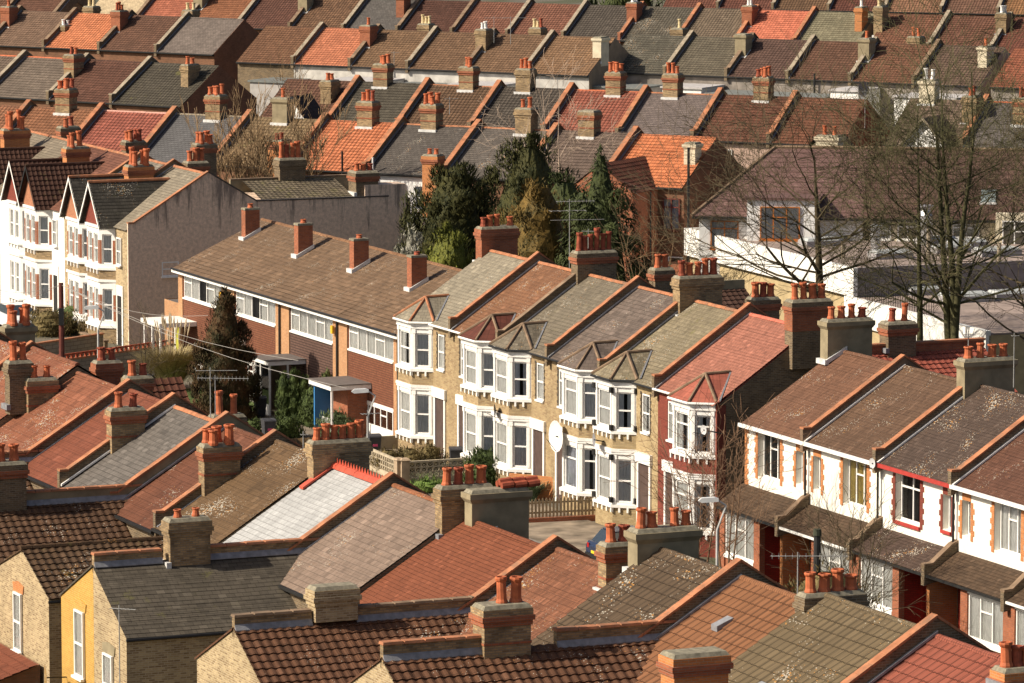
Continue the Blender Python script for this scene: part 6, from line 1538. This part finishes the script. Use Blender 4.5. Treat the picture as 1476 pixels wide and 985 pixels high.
for px,py,H_,R_,lab,sh_ in ((409,612,2.7,.5,'leftmost of the clipped dark columns by the box porch',COLM),(424,612,3.0,.5,'second of the clipped dark columns by the box porch',COLM),(438,612,2.6,.5,'third of the clipped dark columns by the box porch',COLM),(452,616,2.2,.95,'rounded dark evergreen beside the ivy',BUSH)):
    evergreen('shrub',lab,'shrub',un(px,py,GZ),H_,R_,sh_,G6,1500,.10,group='clipped evergreens in the front garden',trunk=False)
evergreen('ivy','ivy climbing the blue sided porch','ivy',un(472,612,GZ),2.9,.5,COLM,leafmat('ivy',(.05,.07,.02),(.10,.12,.04)),1500,.10,trunk=False)
evergreen('shrub','low rounded hedge left of the pink stickered bin','shrub',un(364,630,GZ),.9,.8,BUSH,G6,1100,.09,trunk=False)
evergreen('shrub','spreading dark bush right of the pink stickered bin','shrub',un(415,632,GZ),1.2,.9,BUSH,G6,1300,.11,trunk=False)
evergreen('shrub','feathery bush behind the six pot stack','shrub',un(485,630,GZ),1.3,1.2,BUSH,leafmat('lavender',(.05,.075,.03),(.10,.13,.06)),1600,.12,trunk=False,up=1)
evergreen('shrub','dark evergreen bush in front of the rust roofed bay house','shrub',un(700,700,GZ),1.75,1.25,BUSH,G6,2600,.11,trunk=False)
for i,(x,y,lab) in enumerate(((560,668,'left end of the straggly clipped garden hedge'),(590,666,'middle of the straggly clipped garden hedge'),(620,662,'right end of the straggly clipped garden hedge'))):
    evergreen('hedge',lab,'hedge',un(x,y+12,GZ),1.1,.95,BUSH,G7,1100,.09,trunk=False,group='hedge behind the screen wall')
evergreen('shrub','leafy green ground plants inside the screen wall','shrub',un(615,708,GZ),.5,1.2,BUSH,leafmat('weeds',(.06,.11,.02),(.12,.17,.04)),900,.10,trunk=False)
for i,(x,y,hh,lab) in enumerate(((70,470,1.5,'brown hedge left of the telegraph pole'),(108,465,1.7,'dark green hedge right of the telegraph pole'),(128,468,1.5,'brown green hedge by the street lamp'))):
    evergreen('hedge',lab,'hedge',un(x,y+14,GZ),hh,1.6,BUSH,G7 if i!=1 else G6,1700,.12,trunk=False)
evergreen('shrub','dark green bush against the pebbledash wall','shrub',un(246,470,GZ),3.4,.9,OVAL,G6,1300,.14)
# pampas grass, yucca
def grassy(name,label,cat,P,n,H,R,mat,plume=None,z=GZ):
    t=thing(name,label,cat,P,0,z=z);m=MB()
    for k in range(n):
        a_=random.uniform(0,2*math.pi);r=R*random.random()**.6;b=Vector((r*.25*math.cos(a_),r*.25*math.sin(a_),0));hh=H*random.uniform(.6,1.)
        pr_=b;w_=.022;side=Vector((-math.sin(a_),math.cos(a_),0))
        for i in range(1,5):
            s_=i/4;q=b+Vector((r*math.cos(a_)*s_**1.8,r*math.sin(a_)*s_**1.8,hh*(s_-.22*s_*s_)));w2=w_*(1-s_*.8)
            m.poly([pr_-side*w_,pr_+side*w_,q+side*w2,q-side*w2]);pr_=q
    m.build('blades',mat,t)
    if plume:
        m=MB()
        for k in range(26):
            a_=random.uniform(0,2*math.pi);r=R*.75*random.random();hh=H*random.uniform(1.0,1.35);p0=Vector((r*.3*math.cos(a_),r*.3*math.sin(a_),0));p1=Vector((r*math.cos(a_),r*math.sin(a_),hh))
            m.tube(p0,p1,.012,.008,4);m.tube(p1-(p1-p0).normalized()*.55,p1-(p1-p0).normalized()*.2,.02,.055,6);m.tube(p1-(p1-p0).normalized()*.2,p1+(p1-p0).normalized()*.2,.055,.01,6)
        m.build('plumes',plume,t)
grassy('pampas_grass','large straw coloured pampas grass clump with feathery plumes','pampas grass',un(247,562,GZ),2200,3.0,2.0,leafmat('straw_blades',(.16,.13,.05),(.30,.24,.12)),plain('plume',(.50,.40,.26),.9,.2,5))
grassy('yucca','spiky green yucca beside the picket fence','yucca',un(766,722,GZ),260,1.3,.9,leafmat('yucca_leaf',(.05,.08,.04),(.10,.14,.08)))
# leafless trees
def bare(name,label,P,H,trunk_r,mat,seed,stems=1,spread=.9,fork=.25,depth=6,z0=GZ,first=.32,twig=.012,lenf=.30,cat='tree',group=None,droop=0.,kids=(3,4),zmin=None,elev=(.25,.75),limbs=(2,3)):
    ga=[seed*1.7]
    rnd=random.Random(seed);t=thing(name,label,cat,P,0,group,z=z0);tr=MB();br=MB()
    def grow(p,d,l,r,dep):
        nseg=4 if dep<3 else 3
        pts=[p];rr=[r];dd=d.copy()
        for i in range(nseg):
            dd=(dd+Vector((rnd.gauss(0,.10),rnd.gauss(0,.10),rnd.gauss(0,.06)+ (.07 if dep<4 else -.05*droop)))).normalized()
            pts.append(pts[-1]+dd*l/nseg);rr.append(r*(1-.42*(i+1)/nseg))
        for i in range(nseg):
            (tr if dep<2 else br).tube(pts[i],pts[i+1],max(rr[i],twig*.6),max(rr[i+1],twig*.55),6 if dep<2 else (4 if dep<4 else 3),cap=False)
        if dep>=depth: return
        n=rnd.randint(*kids)
        for k in range(n):
            s_=rnd.uniform(.35,1.0) if k<n-1 else 1.
            i=min(nseg-1,int(s_*nseg));f=s_*nseg-i
            q=pts[i].lerp(pts[i+1],min(1,f));base=(pts[i+1]-pts[i]).normalized()
            ax=base.orthogonal().normalized();ax.rotate(Matrix.Rotation(rnd.uniform(0,2*math.pi),3,base))
            ang=rnd.uniform(.35,.95)*spread
            nd=(base*math.cos(ang)+ax*math.sin(ang)).normalized()
            grow(q,nd,l*rnd.uniform(.55,.85),rr[i]*rnd.uniform(.45,.65),dep+1)
    for s_ in range(stems):
        a_=rnd.uniform(0,6.28);o=Vector((.06*s_*math.cos(a_),.06*s_*math.sin(a_),0)) if stems>1 else Vector((0,0,0))
        d=Vector((rnd.gauss(0,.025)+(.12*(s_-(stems-1)/2)),rnd.gauss(0,.03),1)).normalized()
        pts=[o];nn=7;hh=H*first
        for i in range(nn): d=(d+Vector((rnd.gauss(0,.02),rnd.gauss(0,.02),.0))).normalized();pts.append(pts[-1]+d*H*.8/nn)
        for i in range(nn):
            r0=trunk_r*(1-.75*i/nn);r1=trunk_r*(1-.75*(i+1)/nn);tr.tube(pts[i],pts[i+1],r0,r1,8,cap=False)
            if (i+1)*H*.8/nn>hh:
                for k in range(rnd.randint(*limbs)):
                    ga[0]+=2.4;a2=ga[0]+rnd.uniform(-.4,.4);el=rnd.uniform(*elev)
                    grow(pts[i].lerp(pts[i+1],rnd.random()),Vector((math.cos(a2)*math.cos(el),math.sin(a2)*math.cos(el),math.sin(el))),H*lenf*rnd.uniform(.7,1.1)*(1-.35*i/nn),r1*rnd.uniform(.45,.65),2)
        grow(pts[-1],d,H*.2,trunk_r*.25,2)
    pass
    tr.build('trunk',mat,t,smooth=True);br.build('branches',mat,t)
    return t
bark=plain('greenish_bark',(.085,.065,.035),.9,.4,5);bark2=plain('mossy_bark',(.075,.07,.03),.9,.4,5)
d=266;bare('bare_tree','wide spreading leafless tree behind the rendered four pot stack',pos(1188,d),hgt(175,d)*.97,.36,bark,12,spread=1.0,depth=6,first=.36,lenf=.40,kids=(3,4),twig=.017,elev=(-.1,.7),limbs=(4,5),group='leafless trees in front of the white commercial building')
d=262;bare('bare_tree','slim leafless tree between the spreading tree and the triple stemmed one',pos(1327,d),hgt(150,d),.22,bark2,5,spread=.95,depth=6,first=.28,lenf=.33,kids=(2,3),twig=.018,elev=(.2,.8),group='leafless trees in front of the white commercial building')
d=260;bare('bare_tree','tall leafless tree with three close mossy stems',pos(1378,d),hgt(95,d),.26,bark2,23,stems=3,spread=.95,depth=6,first=.34,lenf=.29,kids=(2,4),twig=.018,elev=(.2,.9),group='leafless trees in front of the white commercial building')
d=258;bare('bare_tree','dense leafless tree reaching in from the right edge',pos(1500,d),hgt(230,d),.25,bark,31,spread=1.0,depth=6,first=.15,lenf=.40,kids=(2,4),twig=.018,elev=(.1,.6),group='leafless trees in front of the white commercial building')
d=303;bare('birch','white stemmed leafless birch rising behind the conifers',pos(803,d),hgt(128,d),.14,plain('birch_bark',(.42,.32,.24),.8,.3,6),8,stems=2,spread=.75,depth=5,first=.5,lenf=.26,droop=1,kids=(2,3),twig=.013)
bush_t=plain('red_brown_twig',(.20,.12,.07),.9,.3,5)
d=322;bare('bare_shrub','big brown twiggy shrub hiding part of the mossy tan roof',pos(388,d),hgt(165,d),.10,plain('tan_twig',(.24,.16,.085),.9,.3,5),3,stems=9,spread=.42,depth=4,first=.05,lenf=.20,cat='shrub',kids=(4,5),twig=.028,elev=(.9,1.4))
d=205;bare('bare_shrub','leafless climbing shrub in front of the red bay house',pos(1012,d),hgt(625,d),.05,bush_t,9,stems=4,spread=.8,depth=4,first=.2,lenf=.28,cat='shrub',kids=(2,3),twig=.014)
d=203;bare('bare_shrub','tangled leafless shrub over the dark gable alley',pos(1050,d),hgt(610,d),.05,bush_t,10,stems=3,spread=.9,depth=4,first=.3,lenf=.28,cat='shrub',kids=(2,3),twig=.014)
d=192;bare('bare_shrub','leafless bush behind the four orange pots in front of the white terrace',pos(1235,d),hgt(735,d),.05,bark,12,stems=5,spread=.8,depth=4,first=.2,lenf=.28,cat='shrub',kids=(2,3),twig=.015)
d=250;bare('bare_shrub','small leafless sapling beside the brown pebbledash wall',pos(205,d+8),hgt(465,d+8),.05,bark,13,stems=2,spread=.8,depth=4,first=.3,lenf=.28,cat='shrub',kids=(2,3),twig=.012)
d=275;bare('bare_shrub','leafless fan shaped shrub at the foot of the brick end house',pos(945,d),hgt(290,d),.06,plain('tan_twig',(.24,.16,.085),.9,.3,5),14,stems=5,spread=.6,depth=3,first=.15,lenf=.25,cat='shrub',kids=(2,3),twig=.014)
d=425;bare('bare_shrub','grey leafless bush in front of the reddish brown roof near the top',pos(415,d),hgt(75,d),.12,plain('tan_twig',(.24,.16,.085),.9,.3,5),15,stems=4,spread=.7,depth=3,first=.3,lenf=.28,cat='shrub',kids=(2,3),twig=.02)
d=520;evergreen('dark_tree','dark evergreen tree top behind the charcoal roofs at the top','tree',pos(905,d),hgt(-30,d),5.5,OVAL,G2,2500,.6)
evergreen('hedge','low dark hedge behind the four orange pots','hedge',pos(1200,190),hgt(828,190),2.6,BUSH,G7,1800,.12,trunk=False)
t=thing('rear_shed','flat roofed outbuilding with pale top behind the six pot stack','shed',un(893,380,.6),M_.az)
m=MB();m.box(0,0,0,3,2,.4-GZ);m.build('wall',SOOT(),t);m=MB();m.box(-.1,-.1,.402-GZ,3.1,2.1,.5-GZ);m.build('flat_roof',plain('pale_felt',(.45,.43,.42),.8,.2,2),t)
gm=MB();gm.poly([(-1500,-200,GZ),(1500,-200,GZ),(1500,2500,GZ),(-1500,2500,GZ)])
m_,nt_,b_=newmat('garden_ground')
tc=N(nt_,'ShaderNodeTexCoord');n_=N(nt_,'ShaderNodeTexNoise',**{'Scale':.15,'Detail':8.});L(nt_,tc.outputs['Object'],n_.inputs['Vector'])
n2=N(nt_,'ShaderNodeTexNoise',**{'Scale':3.,'Detail':6.});L(nt_,tc.outputs['Object'],n2.inputs['Vector'])
c_=mix(nt_,ramp(nt_,n_.outputs['Fac'],.42,.58),(.07,.075,.03),(.14,.12,.09));c_=mix(nt_,mixf(nt_,ramp(nt_,n2.outputs['Fac'],.3,.7),.5),c_,(.05,.045,.03))
L(nt_,c_,b_.inputs['Base Color']);b_.inputs['Roughness'].default_value=.95
tag(gm.build('ground',m_),kind='structure')
# ------------------------------------------------------------------ camera, sun and sky
cam=bpy.data.cameras.new('camera');co=bpy.data.objects.new('camera',cam);COL.objects.link(co)
cam.sensor_width=36;cam.lens=36*FPX/1476.;cam.clip_start=1;cam.clip_end=5000
co.location=(0,0,HC);co.rotation_euler=(math.pi/2-PIT,0,0);S.camera=co
w=bpy.data.worlds.new('World');S.world=w;w.use_nodes=True;nt=w.node_tree
sk=nt.nodes.new('ShaderNodeTexSky');sk.sky_type='NISHITA';sk.sun_disc=False;sk.air_density=.8;sk.dust_density=3.5;sk.ozone_density=.2
EL=math.radians(38);AZ=math.radians(196)   # direction towards the sun, measured from +x
sk.sun_elevation=EL;sk.sun_rotation=math.pi/2-AZ
nt.links.new(sk.outputs[0],nt.nodes['Background'].inputs[0]);nt.nodes['Background'].inputs[1].default_value=.082
sun=bpy.data.lights.new('sun','SUN');sun.energy=5.0;sun.angle=math.radians(.5);sun.color=(1,.89,.74)
so=bpy.data.objects.new('sun',sun);COL.objects.link(so)
d=Vector((math.cos(AZ)*math.cos(EL),math.sin(AZ)*math.cos(EL),math.sin(EL)))
so.rotation_euler=d.to_track_quat('Z','Y').to_euler();so.location=(-60,150,80)
S.view_settings.view_transform='Standard';S.view_settings.look='None';S.view_settings.gamma=1;S.view_settings.exposure=.36
S.cycles.max_bounces=6;S.cycles.transparent_max_bounces=12
